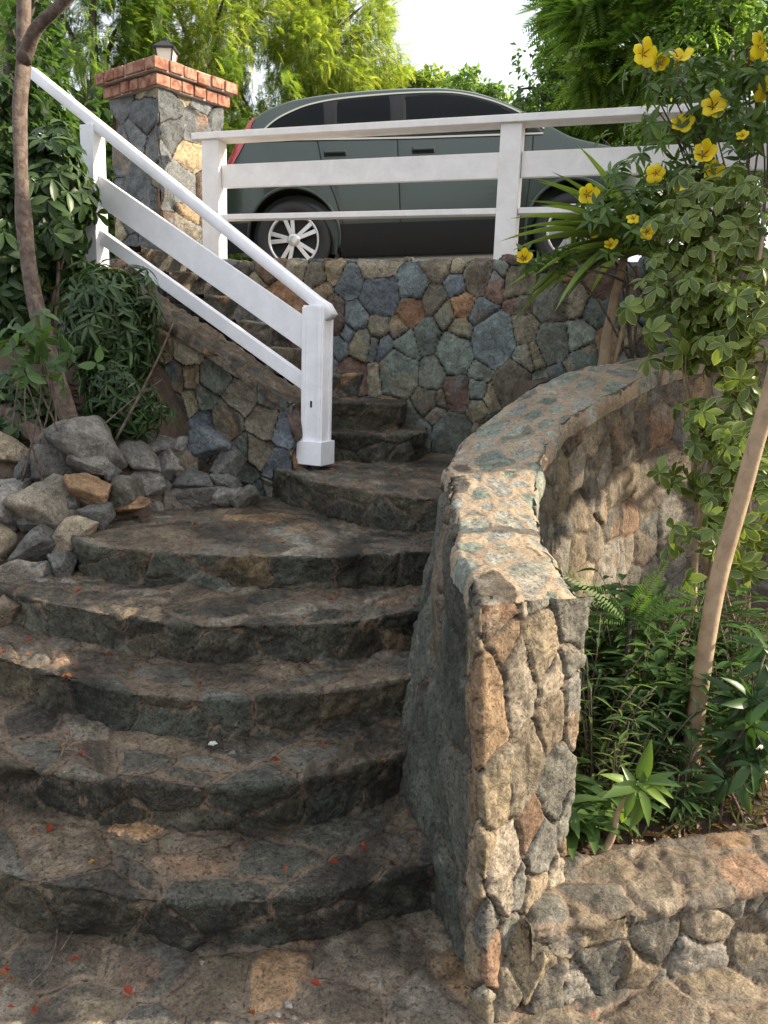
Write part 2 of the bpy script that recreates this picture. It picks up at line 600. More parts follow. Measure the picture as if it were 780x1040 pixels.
WP, WQ = np.array([.67, 5.1]), np.array([-1.32, 5.75])
wd = (WQ - WP) / np.linalg.norm(WQ - WP)           # along the wall, to the left
wn = np.array([-wd[1], wd[0]]) * -1                 # towards the viewer
if wn[1] > 0:
    wn = -wn

def wall_y(x):
    return WP[1] + (x - WP[0]) * wd[1] / wd[0]

def toe(x):
    return np.interp(x, [-6, -1.9, -1.5, -1.2, -.9, -.45], [3.1, 3.2, 3.33, 3.62, 4.18, 4.4])

def bank(x, y):
    t = y - toe(x)
    f = np.interp(x, [-1.35, -.8], [1, .2])
    h = np.interp(x, [-6, -1.7, -1.2], [.4, .5, .66]) + f * (np.clip(t * .85, 0, .42) + np.clip(t - .5, 0, 9) * .7)
    h = h - np.clip(-t, 0, 1) * 4
    return np.minimum(h, 2.05) + .02 * fbm(np.stack([x * 4, y * 4, x * 0], -1), 3, 3)

def terrain(x, y):
    low = np.full(x.shape, -.12)
    up = sstep(0, .25, y - wall_y(x) - .25)
    z = low * (1 - up) + 2.0 * up
    return np.where((y > 25), 2.0 + .02 * (y - 25), z)

grid_obj('ground', spaced(-300, 300, -4, 4, .25, 40), spaced(-60, 500, 0, 9, .12, 40), terrain, M['soil'])

def drive(x, y):
    return 2.15 + (.064 * np.clip(x, -4, 6) + .06) * sstep(0, 2, y - wall_y(x) - .3)
grid_obj('driveway', np.linspace(-4.5, 9, 60), np.linspace(0, 1, 40),
         lambda x, y: x * 0, M['asphalt'])
dv = bpy.data.objects['driveway']
co = np.zeros(len(dv.data.vertices) * 3, np.float32)
dv.data.vertices.foreach_get('co', co)
co = co.reshape(-1, 3)
co[:, 1] = wall_y(co[:, 0]) + .30 + co[:, 1] * 6.5
co[:, 2] = drive(co[:, 0], co[:, 1])
dv.data.vertices.foreach_set('co', co.ravel())

grid_obj('hillside', np.arange(-6, -.5, .07), np.arange(1.8, 6.6, .07), lambda x, y: np.where((y - (4.38 - (x + .39) * .496)) > -.05, np.where(x > -2.4, .4, 2.0), bank(x, y)), M['soil'])

def bed(x, y):
    return .17 + np.clip(y - 2.1, 0, 9) * .11 + .025 * fbm(np.stack([x * 5, y * 5, x * 0], -1), 3, 5)
grid_obj('planting_bed', np.arange(.35, 4.6, .06), np.arange(1.9, 5.3, .06),
         lambda x, y: np.where(y < 2.0 + (x - .5) * .25, -.1, bed(x, y)), M['soil'])
def upbed(x, y):
    return 1.42 + .03 * fbm(np.stack([x * 5, y * 5, x * 0], -1), 3, 6) + .08 * x
grid_obj('upper_planting_bed', np.arange(.55, 4.0, .06), np.linspace(0, 1, 16), lambda x, y: x * 0, M['soil'])
ub = bpy.data.objects['upper_planting_bed']
co = np.zeros(len(ub.data.vertices) * 3, np.float32)
ub.data.vertices.foreach_get('co', co)
co = co.reshape(-1, 3)
fy = np.interp(co[:, 0], [.5, .85, 1.35, 2, 4], [3.95, 4.02, 4.3, 4.45, 4.5])
co[:, 1] = fy + (wall_y(co[:, 0]) + .05 - fy) * co[:, 1]
co[:, 2] = np.where(co[:, 0] < .75, 1.0, upbed(co[:, 0], co[:, 1]))
ub.data.vertices.foreach_set('co', co.ravel())

# paving at the foot of the stairs
GREY = [(.112, .094, .072), (.092, .084, .068), (.130, .104, .074), (.098, .096, .080), (.120, .094, .066)]
DARK = [(.066, .056, .044), (.058, .058, .048), (.078, .062, .045), (.054, .047, .038), (.064, .064, .052)]
TAN = [(.24, .19, .12), (.21, .175, .125), (.19, .15, .10), (.24, .205, .155)]
PALE = [(.23, .245, .19), (.28, .275, .225), (.19, .215, .17), (.31, .285, .23), (.23, .235, .205)]
OCH = [(.27, .17, .09), (.23, .155, .09), (.21, .13, .08)]
pv = plane_sheet((-2.4, .35, 0), (1, 0, 0), (0, 1, 0), 5.0, 2.1, .009, size=.24, seed=11, pals=[GREY, TAN, OCH], wts=[.5, .35, .15],
                 amp=.005, mw=.012, rnd=.012, tilt=.03, warp=.035, rough=.004, lump=.009)
kind(sheets_obj('paving', [pv], M['tread_pave']), 'structure')

# ---------------------------------------------------------------- the stairs
stairs = thing('stone_staircase', 'curving flight of dark rubble stone steps littered with fallen orange petals', 'stairs', (-.5, 1.9, 0))
NOSE = {
 'H': (.16, [(-1.7, 2.2), (-1.04, 1.97), (-.74, 1.90), (-.47, 1.885), (-.2, 1.915), (.18, 2.07), (.36, 2.18)]),
 'G': (.32, [(-1.9, 2.62), (-1.18, 2.284), (-.78, 2.19), (-.45, 2.186), (-.185, 2.24), (.108, 2.43), (.3, 2.58)]),
 'F': (.475, [(-1.95, 3.02), (-1.386, 2.735), (-.873, 2.49), (-.436, 2.458), (.126, 2.68), (.32, 2.8)]),
 'E': (.63, [(-1.9, 3.36), (-1.413, 3.015), (-.848, 2.756), (-.31, 2.767), (.195, 3.0), (.40, 3.13)]),
 'D': (.79, [(-1.45, 3.55), (-1.307, 3.317), (-1.1, 3.206), (-.756, 3.137), (-.277, 3.168), (.23, 3.318), (.42, 3.4)]),
 'C': (.97, [(-.62, 4.36), (-.439, 4.066), (-.05, 3.703), (.1, 3.62), (.291, 3.587), (.55, 3.57)]),
 'B': (1.14, [(-.52, 4.6), (-.32, 4.66), (.05, 4.69), (.17, 4.75), (.25, 5.0), (.27, 5.4)]),
 'A': (1.31, [(-.55, 4.82), (-.32, 4.80), (0, 4.80), (.09, 4.87), (.12, 5.1), (.12, 5.5)]),
}
BACK = {'D': [(-1.6, 3.95), (-1.3, 4.1), (-.9, 4.32), (-.4, 4.35), (-.05, 3.8), (.25, 3.68), (.6, 3.68)],
        'C': [(-.75, 4.6), (-.5, 4.75), (-.2, 4.8), (.15, 5.0), (.3, 5.32), (.75, 5.1)],
        'B': [(-.6, 4.85), (-.3, 4.88), (.0, 4.88), (.05, 4.95), (.08, 5.2), (.1, 5.5)],
        'A': [(-.7, 5.1), (-.5, 5.2), (-.4, 5.3), (-.3, 5.45), (-.2, 5.5), (-.1, 5.55)]}

def step_sheet(front, back, ztop, zbot, seed, res=.009):
    L = np.linalg.norm(np.diff(resample(front, 200), axis=0), axis=1).sum()
    n = int(L / res)
    f, b_ = resample(front, n), resample(back, n)
    wob = .010 * fbm(np.stack([np.linspace(0, L * 5, n), np.full(n, seed * 3.3), np.zeros(n)], -1), 4, seed)
    din = norm(b_ - f)
    f = f + din * wob[:, None]
    dep = np.linalg.norm(b_ - f, axis=1).mean()
    nr, ntr = int((ztop - zbot + .05) / res), int(dep / res)
    prof = []                               # (inset towards the back, z)
    for t in np.linspace(0, 1, nr, endpoint=False):
        prof.append((.022 - .014 * t + .006 * sin(t * 3), zbot - .05 + (ztop - zbot + .043) * t, 0))
    for t in np.linspace(0, 1, 6, endpoint=False):
        prof.append((.008 + .008 * (1 - cos(t * pi / 2)), ztop - .007 + .007 * sin(t * pi / 2), .5))
    for t in np.linspace(0, 1, ntr):
        prof.append((None, ztop, t))
    P = np.zeros((n, len(prof), 3))
    tread = np.zeros((n, len(prof)))
    zt = ztop + .007 * fbm(np.stack([np.linspace(0, L * 3, n), np.full(n, seed * 7.), np.zeros(n)], -1), 3, seed + 2)
    for j, (a, z, t) in enumerate(prof):
        if a is None:
            q = f + din * .016
            P[:, j, :2] = q + (b_ - q) * t
            P[:, j, 2] = zt + .012 * t
            tread[:, j] = 1
        else:
            P[:, j, :2] = f + din * a
            P[:, j, 2] = z + (zt - ztop) * (z - zbot) / (ztop - zbot)
            tread[:, j] = t
    d = np.linalg.norm(np.diff(P[n // 2], axis=0), axis=1)
    V = np.broadcast_to(np.concatenate([[0], np.cumsum(d)]), (n, len(prof)))
    U = np.broadcast_to(np.linspace(0, L, n)[:, None], V.shape)
    amp = np.where(tread > .6, .006, .009)
    mw = np.where(tread > .6, .014, .004)
    v, F, c, j = sheet(P, U, V, .17, seed, [GREY, DARK, OCH, [(.15, .15, .13), (.17, .155, .125)]], [.45, .38, .05, .12], amp=amp, mw=mw, rnd=.012, tilt=.05, warp=.045,
                       rough=.006, lump=.004, rec=.004, aniso=1.35, flip=False)
    # skylight and shade put into the colour: treads lighter, risers darker and moss-green
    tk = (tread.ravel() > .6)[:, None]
    c = np.where(tk, c * np.array([1.22, 1.15, 1.06]), c * (np.array([.62, .67, .60]) if seed < 60 else 1.3))  # risers of the upper flight are brightened in colour to look lit
    return v, F, c, j

order_ = 'HGFEDCBA'
prevz = 0.0
for i, k in enumerate(order_):
    z, fr = NOSE[k]
    if k in BACK:
        bk = BACK[k]
    else:
        nx = NOSE[order_[i + 1]][1]
        bk = [(x, y + .05) for x, y in nx]
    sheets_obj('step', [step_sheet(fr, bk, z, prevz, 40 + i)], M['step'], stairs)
    prevz = z
# upper flight, turning left between the cheek wall and the parking wall
cd = np.array([-1.41, .70]) / np.linalg.norm([-1.41, .70])
cn = np.array([cd[1], -cd[0]])
if cn[1] < 0:
    cn = -cn                                      # away from the viewer
for k in range(6):
    z = 1.31 + .155 * (k + 1)
    a = np.array([-.42, 4.80]) + cd * (.10 + .25 * k)
    b_ = a + cd * -.10 + cn * 1.25
    fr = [a, a * .5 + b_ * .5 + cd * -.02, b_]
    bk = [p + cd * .33 for p in fr]
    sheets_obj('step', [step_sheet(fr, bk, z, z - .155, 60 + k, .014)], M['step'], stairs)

# ---------------------------------------------------------------- walls
def profile_sheet(p0, d, L, prof, res, **kw):
    """extrude an (offset, z) profile along the ground direction d from p0"""
    n = int(L / res)
    t = np.linspace(0, L, n)
    nn = kw.pop('nn')
    P = np.zeros((n, len(prof), 3))
    for j, (o_, z) in enumerate(prof):
        P[:, j, :2] = p0 + t[:, None] * d + nn * o_
        P[:, j, 2] = z
    s = np.concatenate([[0], np.cumsum(np.linalg.norm(np.diff(np.array(prof), axis=0), axis=1))])
    U = np.broadcast_to(t[:, None], (n, len(prof)))
    V = np.broadcast_to(s[None], (n, len(prof)))
    return sheet(P, U, V, **kw)

def dense(prof, res):
    out = [prof[0]]
    for a, b_ in zip(prof[:-1], prof[1:]):
        k = max(1, int(math.dist(a, b_) / res))
        for i in range(1, k + 1):
            out.append((a[0] + (b_[0] - a[0]) * i / k, a[1] + (b_[1] - a[1]) * i / k))
    return out

wall = thing('retaining_wall', 'tall rubble stone wall of rounded blue-grey and rust stones holding up the parked car', 'stone wall', (WP[0], WP[1], .7))
pr = dense([(0, .7), (0, 2.16), (-.03, 2.2), (-.36, 2.2), (-.38, 2.0)], .012)
P0 = WP - wd * 2.9
sheets_obj('masonry', [profile_sheet(P0, wd, 6.6, pr, .012, nn=wn, size=.22, seed=5, pals=[PAL_DARK, PAL_WARM], wts=[.74, .26],
           amp=.013, mw=.0045, rnd=.010, tilt=.10, warp=.018, rough=.003, lump=.006, aniso=.85, rec=.012, facet=.7, var=.68, flip=True)], M['rubble'], wall)

# cheek wall under the handrail
C0 = np.array([-.39, 4.38])
cheek = thing('cheek_wall', 'low sloping stone wall carrying the white stair railing', 'stone wall', (C0[0], C0[1], .7))
def cheek_top(s):
    return 1.29 + s * .50
cs_ = np.linspace(.075, 2.35, 190)
def cheek_sheet(prof_f, **kw):
    P = []
    for s in cs_:
        pr_ = prof_f(s)
        P.append([[*(C0 + cd * s + cn * o_), z] for o_, z in pr_])
    P = np.array(P)
    V = np.concatenate([np.zeros((len(cs_), 1)), np.cumsum(np.linalg.norm(np.diff(P, axis=1), axis=2), axis=1)], 1)
    U = np.broadcast_to(cs_[:, None], V.shape)
    return sheet(P, U, V, **kw)
def cprof(s):
    t = cheek_top(s)
    return [(-.115, z) for z in np.linspace(.62, t, 110)] 
def ctop(s):
    t = cheek_top(s)
    return [(-.135, t - .05), (-.13, t - .025), (-.12, t)] + [(o_, t + .004 * sin(o_ * 50)) for o_ in np.linspace(-.10, .17, 28)] + [(.19, t - .02), (.2, t - .3), (.2, t - .6)]
endp = []
ez = np.linspace(.62, cheek_top(.07) + .01, 60)
EP = np.array([[[*(C0 + cd * .07 + cn * o_), z] for z in ez] for o_ in np.linspace(-.125, .2, 40)])
EV = np.broadcast_to(ez[None], EP.shape[:2]); EU = np.broadcast_to(np.linspace(0, .4, 40)[:, None], EP.shape[:2])
sheets_obj('masonry', [cheek_sheet(cprof, size=.17, seed=21, pals=[PAL_DARK, PAL_WARM], wts=[.7, .3], amp=.014, mw=.005, rnd=.012, tilt=.08, warp=.022, rec=.01),
                       sheet(EP, EU, EV, .17, 23, [PAL_DARK, PAL_WARM], [.8, .2], amp=.015, mw=.006, flip=False)], M['rubble'], cheek)
sheets_obj('coping', [cheek_sheet(ctop, size=.13, seed=22, pals=[GREY, TAN], wts=[.75, .25], amp=.008, mw=.014, rnd=.01, tilt=.06, warp=.05, lump=.012, rough=.006)], M['step'], cheek)

def rock(name, c, size, seed, pal, rot=0., nplanes=15, sub=5):
    r = np.random.default_rng(seed)
    bm = bmesh.new()
    bmesh.ops.create_icosphere(bm, subdivisions=sub, radius=1)
    D = np.array([v.co[:] for v in bm.verts])
    F = np.array([[v.index for v in f.verts] for f in bm.faces])
    bm.free()
    nrm = norm(r.normal(0, 1, (nplanes, 3)))
    dist = r.uniform(.55, .95, nplanes)
    q = D @ nrm.T
    inv = np.clip(q, 1e-3, None) / dist
    p = 30
    rad = 1 / (inv ** p).sum(1) ** (1 / p)
    rad = np.clip(rad, .3, 1.25)
    V = D * rad[:, None]
    V = V / np.abs(V).max(0)
    V = V * (1 + .05 * fbm(V * 2.5 + seed, 3, seed)[:, None] + .03 * fbm(V * 9 + seed, 3, seed + 4)[:, None])
    V = V * np.asarray(size) / 2
    ca, sa = cos(rot), sin(rot)
    R2 = np.array([[ca, 0, sa], [0, 1, 0], [-sa, 0, ca]])
    V = V @ R2.T
    col = np.array(pal) * (1 + .25 * fbm(V * 10 + seed, 3, seed + 7)[:, None])
    me = raw_mesh(name, V, F, True, {'joint': np.full(len(V), .05), 'seam': np.full(len(V), .05)}, {'stone': col})
    o = obj(name, me, M['dry'])
    o.location = c
    return o

# curved wall on the right
def cr(pts, t):
    P = np.asarray(pts, float)
    Q = np.vstack([2 * P[0] - P[1], P, 2 * P[-1] - P[-2]])
    i = np.clip(np.floor(t).astype(int), 0, len(P) - 2)
    u = (t - i)[:, None]
    a, b_, c, d = Q[i], Q[i + 1], Q[i + 2], Q[i + 3]
    return .5 * (2 * b_ + (c - a) * u + (2 * a - 5 * b_ + 4 * c - d) * u ** 2 + (3 * b_ - a - 3 * c + d) * u ** 3)
IB = [(.295, 1.72, -.03), (.225, 1.98, .08), (.115, 2.40, .31), (.14, 2.85, .55), (.25, 3.35, .8), (.46, 3.75, .97), (.86, 4.1, 1.1), (1.36, 4.4, 1.2), (1.95, 4.6, 1.2), (2.6, 4.7, 1.2)]
IT = [(.222, 1.72, 1.075), (.224, 2.0, 1.08), (.23, 2.4, 1.09), (.247, 2.9, 1.16), (.288, 3.3, 1.207), (.50, 3.68, 1.365), (.87, 4.0, 1.54), (1.37, 4.35, 1.64), (1.95, 4.55, 1.75), (2.6, 4.6, 1.8)]
OT = [(.494, 1.93, 1.04), (.485, 2.12, 1.05), (.482, 2.40, 1.08), (.536, 2.8, 1.14), (.62, 3.17, 1.25), (.76, 3.42, 1.361), (1.03, 3.72, 1.47), (1.385, 4.06, 1.59), (1.95, 4.25, 1.72), (2.6, 4.3, 1.78)]
OB = [(.50, 1.95, -.03), (.50, 2.14, .02), (.52, 2.43, .05), (.58, 2.8, .1), (.68, 3.15, .1), (.80, 3.38, .1), (1.06, 3.66, .1), (1.40, 4.0, .1), (1.95, 4.2, .1), (2.6, 4.25, .1)]
cw = thing('curved_wall', 'curved waist-high stone wall with pale mortared top beside the steps', 'stone wall', (.36, 1.8, 0))
NS = 440
tt = np.linspace(0, 1, NS) ** 1.15 * 9
ib, it, ot, ob = cr(IB, tt), cr(IT, tt), cr(OT, tt), cr(OB, tt)
arc = np.concatenate([[0], np.cumsum(np.linalg.norm(np.diff(it * .5 + ot * .5, axis=0), axis=1))])
def ruled(a, b_, nv, lo=0, hi=1):
    v = np.linspace(lo, hi, nv)[None, :, None]
    P = a[:, None] * (1 - v) + b_[:, None] * v
    V = np.concatenate([np.zeros((NS, 1)), np.cumsum(np.linalg.norm(np.diff(P, axis=1), axis=2), axis=1)], 1)
    return P, np.broadcast_to(arc[:, None], V.shape), V
P, U, V = ruled(ib, it, 110, -.25, 1)
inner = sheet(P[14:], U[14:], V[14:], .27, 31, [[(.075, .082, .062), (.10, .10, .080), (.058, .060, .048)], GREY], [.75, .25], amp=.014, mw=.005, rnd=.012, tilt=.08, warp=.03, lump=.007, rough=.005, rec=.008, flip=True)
P, U, V = ruled(ob, ot, 120)
outer = sheet(P[10:], U[10:], V[10:], .21, 33, [TAN, GREY, [(.22, .20, .165), (.18, .165, .14)], OCH], [.3, .25, .35, .1], amp=.010, mw=.005, rnd=.010, tilt=.08, warp=.025, lump=.007, rough=.004, aniso=.8, rec=.007, facet=.5, flip=False)
# top, with its edges rolled over
v = np.concatenate([[-.055, -.06, -.04, -.01], np.linspace(.02, .98, 56), [1.01, 1.05, 1.075, 1.07]])
drop = np.concatenate([[-.075, -.04, -.015, -.003], np.zeros(56), [-.003, -.015, -.04, -.075]])
tq = np.concatenate([np.linspace(-.10, 0, 12)[:-1], tt])
it, ot = cr(IT, tq), cr(OT, tq)
arc = np.concatenate([[0], np.cumsum(np.linalg.norm(np.diff(it * .5 + ot * .5, axis=0), axis=1))])
P = it[:, None] * (1 - v[None, :, None]) + ot[:, None] * v[None, :, None]
P[:, :, 2] += drop[None] + .012 * np.sin(v * pi)[None] - (.035 * np.clip((-.03 - tq) / .08, 0, 1) ** 1.5)[:, None]
edgew = .018 * fbm(np.stack([arc * 7, arc * 0, arc * 0], -1), 4, 77)
side_ = norm(ot - it)
P += (edgew[:, None] * (v[None] - .5) * 1.2)[:, :, None] * side_[:, None]
V = v[None] * np.linalg.norm(ot - it, axis=1)[:, None]
top = sheet(P, np.broadcast_to(arc[:, None], V.shape), V, .135, 35, [PALE, GREY], [.9, .1], amp=.002, mw=.015, rnd=.006, tilt=.012, warp=.045, lump=.005, rough=.004, aniso=1.45, rec=.0, facet=0, var=.7, flip=False)
# end face
nu, nvv = 96, 190
uu = np.linspace(-.30, 1.30, nu)
vv = np.linspace(-.02, 1.0, nvv)
A_, B_ = np.array([.300, 1.685, -.02]), np.array([.505, 1.91, -.02])
C_, D_ = np.array([.222, 1.685, 1.082]), np.array([.512, 1.905, 1.046])
uc = np.clip(uu, 0, 1)
bl = A_ + (B_ - A_) * uc[:, None]
tl_ = C_ + (D_ - C_) * uc[:, None]
P = bl[:, None] * (1 - vv[None, :, None]) + tl_[:, None] * vv[None, :, None]
V = np.broadcast_to(vv[None] * 1.1, P.shape[:2]); U = np.broadcast_to(uu[:, None] * .34, P.shape[:2])
curl = (np.abs(uu - uc) * .34)[:, None]
lf = (uu < 0)[:, None]
P[:, :, 0] += np.where(lf, -(.27 * (1 - vv[None])) * curl, -.06 * curl) + np.where(curl > 0, np.where(lf, -.012, .010), 0)
P[:, :, 1] += curl
P[:, :, 2] -= curl * .35 * vv[None]
endf = sheet(P, U, V, .215, 44, [TAN, OCH, [(.17, .165, .135), (.145, .14, .12)]], [.55, .15, .3], amp=.008, mw=.005, rnd=.007, tilt=.06, warp=.03, lump=.004, rough=.006, aniso=.62, rec=.009, facet=.45, var=.75, flip=False)
sheets_obj('masonry', [endf], M['outer'], cw)
sheets_obj('masonry', [outer], M['outer'], cw)
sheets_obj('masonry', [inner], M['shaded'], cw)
cmb = MB()
kk = np.linspace(.03, 9, 60)
ci = [cr(q, kk) for q in (IB, IT, OT, OB)]
ins = .03
mid_ = (ci[1] + ci[2]) / 2
loop = []
for q in ci:
    dxy = mid_ - q; dxy[:, 2] = 0
    loop.append(q + norm(dxy) * ins + np.array([0, .012, -ins * (1 if q is ci[1] or q is ci[2] else 0)]))
L4 = np.stack(loop, 1)
ix = np.arange(240).reshape(60, 4)
cmb.add(L4.reshape(-1, 3), np.concatenate([np.stack([ix[:-1, j], ix[1:, j], ix[1:, (j + 1) % 4], ix[:-1, (j + 1) % 4]], -1) for j in range(4)] + [ix[:1], ix[-1:, ::-1]]))
cmb.build('mortar_core', M['mortar'], cw)
for j_, (p_, s_) in enumerate((((.405, 1.80, .10), (.17, .19, .27)), ((.345, 1.745, .05), (.13, .15, .17)))):
    ck = rock('foot_stone', p_, s_, 500 + j_, TAN[j_], .05, nplanes=11)
    ck.parent = cw
    ck.location = np.array(p_) - base(cw)
    ck.data.materials[0] = M['curved']
sheets_obj('coping', [top], M['cap'], cw)

# low planter wall at bottom right
pd_ = np.array([.95, .285]) / np.linalg.norm([.95, .285])
pn_ = np.array([pd_[1], -pd_[0]])
pw = thing('planter_wall', 'knee-high rubble stone planter wall at the foot of the curved wall', 'stone wall', (.47, 1.75, 0))
pr = dense([(0, -.03), (.0, .215)], .008)
pr2 = dense([(.002, .195), (.005, .215), (-.006, .232), (-.225, .238), (-.24, .21), (-.245, .0)], .008)
pl_main = profile_sheet(np.array([.40, 1.735]), pd_, 2.6, pr, .009, nn=pn_, size=.19, seed=9, pals=[TAN, GREY, [(.22, .20, .165), (.18, .165, .14)]], wts=[.35, .3, .35],
           amp=.010, mw=.005, rnd=.010, tilt=.08, warp=.03, rough=.005, lump=.006, rec=.008, aniso=.7, facet=.5, flip=False)
zz_ = np.linspace(-.03, .225, 36); oo_ = np.linspace(0, -.24, 34)
P = np.zeros((34, 36, 3)); P[:, :, :2] = (np.array([.402, 1.737]) + oo_[:, None] * pn_)[:, None]; P[:, :, 2] = zz_[None]
pl_end = sheet(P, np.broadcast_to(-oo_[:, None], (34, 36)), np.broadcast_to(zz_[None], (34, 36)), .15, 19, [TAN, GREY], [.5, .5], amp=.012, mw=.005, rnd=.015, flip=True)
pl_cap = profile_sheet(np.array([.40, 1.735]), pd_, 2.6, pr2, .009, nn=pn_, size=.16, seed=29, pals=[GREY, TAN, OCH], wts=[.55, .3, .15],
           amp=.004, mw=.012, rnd=.010, tilt=.04, warp=.04, rough=.005, lump=.007, rec=.002, facet=.2, flip=False)
sheets_obj('masonry', [pl_main, pl_end], M['outer'], pw)
sheets_obj('coping', [pl_cap], M['tread_pave'], pw)

# ---------------------------------------------------------------- pillar with brick cap and lantern
pc = np.array([-1.64, 5.9])
pl, prr = np.array([-.78, .62]), np.array([.62, .78])
pl, prr = pl / np.linalg.norm(pl), prr / np.linalg.norm(prr)
S_ = .55
ctr = pc + (pl + prr) * S_ / 2
pil = thing('stone_pillar', 'square stone gate pillar with a red brick cap', 'pillar', (*ctr, 2.0))
zt = at(165, 89, 5.9)[2]
fs = []
for a, d, sd_ in ((pc + pl * S_, -pl, 71), (pc, prr, 72), (pc + prr * S_, pl, 73), (pc + (pl + prr) * S_, -prr, 74)):
    n_ = int(S_ / .012) + 1
    t = np.linspace(-.008, S_ + .008, n_)
    z = np.linspace(1.95, zt, 130)
    P = np.zeros((n_, 130, 3))
    P[:, :, :2] = (a + t[:, None] * d)[:, None]
    P[:, :, 2] = z[None]
    U, V = np.meshgrid(t, z, indexing='ij')
    fs.append(sheet(P, U, V, .24, sd_, [[(.13, .145, .15), (.16, .17, .17), (.11, .12, .125)], PAL_WARM], [.8, .2], amp=.012, mw=.005, rnd=.014, tilt=.08, warp=.03, flip=False))
sheets_obj('shaft', fs, M['rubble'], pil)
bk, mo = MB(), MB()
ax3 = np.array([[*prr, 0], [*-pl, 0], [0, 0, 1.]])
for cidx, (ov, z0) in enumerate(((.045, zt + .008), (.085, zt + .096))):
    h = S_ / 2 + ov
    mo.box((*ctr, z0 + .034), (2 * h - .03, 2 * h - .03, .078), ax3)
    nb = 6
    for q in range(4):
        ang = q * pi / 2
        for i in range(nb):
            o_ = (i - (nb - 1) / 2) * (2 * h / nb)
            lx, ly = o_ + .0, -h + .055
            a = ax3[0] * cos(ang) + ax3[1] * sin(ang)
            b_ = -ax3[0] * sin(ang) + ax3[1] * cos(ang)
            if i == nb - 1:
                continue
            wv = rng.uniform(-.005, .005, 3)
            bx = np.array([*ctr, z0 + .034]) + a * (lx - h / nb * .0) + b_ * ly + wv
            bk.box(bx - a * 0.0, (2 * h / nb - .012, .11, .072), np.array([a, b_, [0, 0, 1]]))
    # corner bricks
    for sx in (-1, 1):
        for sy in (-1, 1):
            bk.box(np.array([*ctr, z0 + .034]) + ax3[0] * sx * (h - .055) + ax3[1] * sy * (h - .055), (.112, .112, .073), ax3)
    for q in range(2):
        bk.box(np.array([*ctr, z0 + .035]), (2 * h - .2, 2 * h - .2, .072), ax3)
        break
obj_ = bk.build('brick_cap', M['brick'], pil, bevel=.006)
mo.build('mortar_bed', M['mortar'], pil)
lan = thing('lantern', 'small dark lantern with frosted glass standing on the brick pillar cap', 'lantern', (*ctr, zt + .168))
zb = zt + .168
dk = plain('lantern_metal', (.035, .032, .03), .45, metal=.6)
gl = plain('frosted_glass', (.72, .69, .62), .25, spec=.5)
b = MB(); b.tube([(*ctr, zb), (*ctr, zb + .02), (*ctr, zb + .03), (*ctr, zb + .06)], [.06, .06, .025, .025], 12); b.build('foot', dk, lan)
b = MB()
def frustum(mb, z0, r0, z1, r1, n=4, rot=pi / 4):
    A = [[ctr[0] + r0 * cos(rot + i * 2 * pi / n), ctr[1] + r0 * sin(rot + i * 2 * pi / n), z0] for i in range(n)]
    B = [[ctr[0] + r1 * cos(rot + i * 2 * pi / n), ctr[1] + r1 * sin(rot + i * 2 * pi / n), z1] for i in range(n)]
    mb.add(A + B, [[i, (i + 1) % n, (i + 1) % n + n, i + n] for i in range(n)] + [[3, 2, 1, 0], [4, 5, 6, 7]])
frustum(b, zb + .06, .055, zb + .19, .088)
b.build('glass', gl, lan)
b = MB(); frustum(b, zb + .188, .112, zb + .2, .112); frustum(b, zb + .2, .105, zb + .25, .03); frustum(b, zb + .25, .018, zb + .275, .012)
b.build('hood', dk, lan)
b = MB()
for i in range(4):
    t = pi / 4 + i * pi / 2
    b.beam((ctr[0] + .057 * cos(t), ctr[1] + .057 * sin(t), zb + .058), (ctr[0] + .09 * cos(t), ctr[1] + .09 * sin(t), zb + .19), .01, .01)
frustum(b, zb + .052, .064, zb + .064, .064)
b.build('cage', dk, lan)

# ---------------------------------------------------------------- white stair railing
rail = thing('stair_railing', 'white painted wooden railing sloping up the stone steps', 'railing', (C0[0], C0[1], .98))
cd3, cn3 = np.array([*cd, 0]), np.array([*cn, 0])
NP = np.array([*C0, 0.]) - cd3 * .0                       # newel axis
Z3 = np.array([0, 0, 1.])
axr = np.array([cd3, cn3, Z3])
b = MB()
b.box(NP + Z3 * 1.425, (.118, .105, .85), axr)
for sx in (-1, 1):                                        # corner boards
    b.box(NP + Z3 * 1.47 + cd3 * sx * .049 - cn3 * .056, (.022, .012, .74), axr)
    b.box(NP + Z3 * 1.47 + cn3 * sx * .042 - cd3 * .063, (.012, .022, .74), axr)
nw = b.build('newel_post', M['white'], rail, bevel=.003)
b = MB(); b.box(NP + Z3 * 1.065, (.158, .148, .13), axr); b.build('post_base', M['white'], nw, off=base(rail), bevel=.003)
b = MB(); b.tube([NP + Z3 * .955, NP + Z3 * 1.01], .03, 10); b.build('post_foot', plain('foot_metal', (.05, .045, .04), .7), nw, off=base(rail))
b = MB(); b.box(NP + Z3 * 1.33 - cn3 * .0535 + cd3 * .0, (.012, .003, .035), axr); b.build('latch_slot', plain('slot_dark', (.02, .02, .02), .6), nw, off=base(rail))
T1, T2 = np.array([*C0, 1.865]), np.array([-1.80, 5.05, 2.90])
sl_ = T2 - T1
def on_rail(s, z0, z1):
    return np.array([T1[0] + s * sl_[0], T1[1] + s * sl_[1], z0 + s * (z1 - z0)])
b = MB()
th = np.linspace(0, 2 * pi, 14, endpoint=False)
def rounded(a, p, wd_, ht_, side, up):
    out = []
    for t in th:
        x, y = cos(t), sin(t)
        out.append(p + side * wd_ / 2 * np.sign(x) * abs(x) ** .32 + up * ht_ / 2 * np.sign(y) * abs(y) ** .32)
    return out
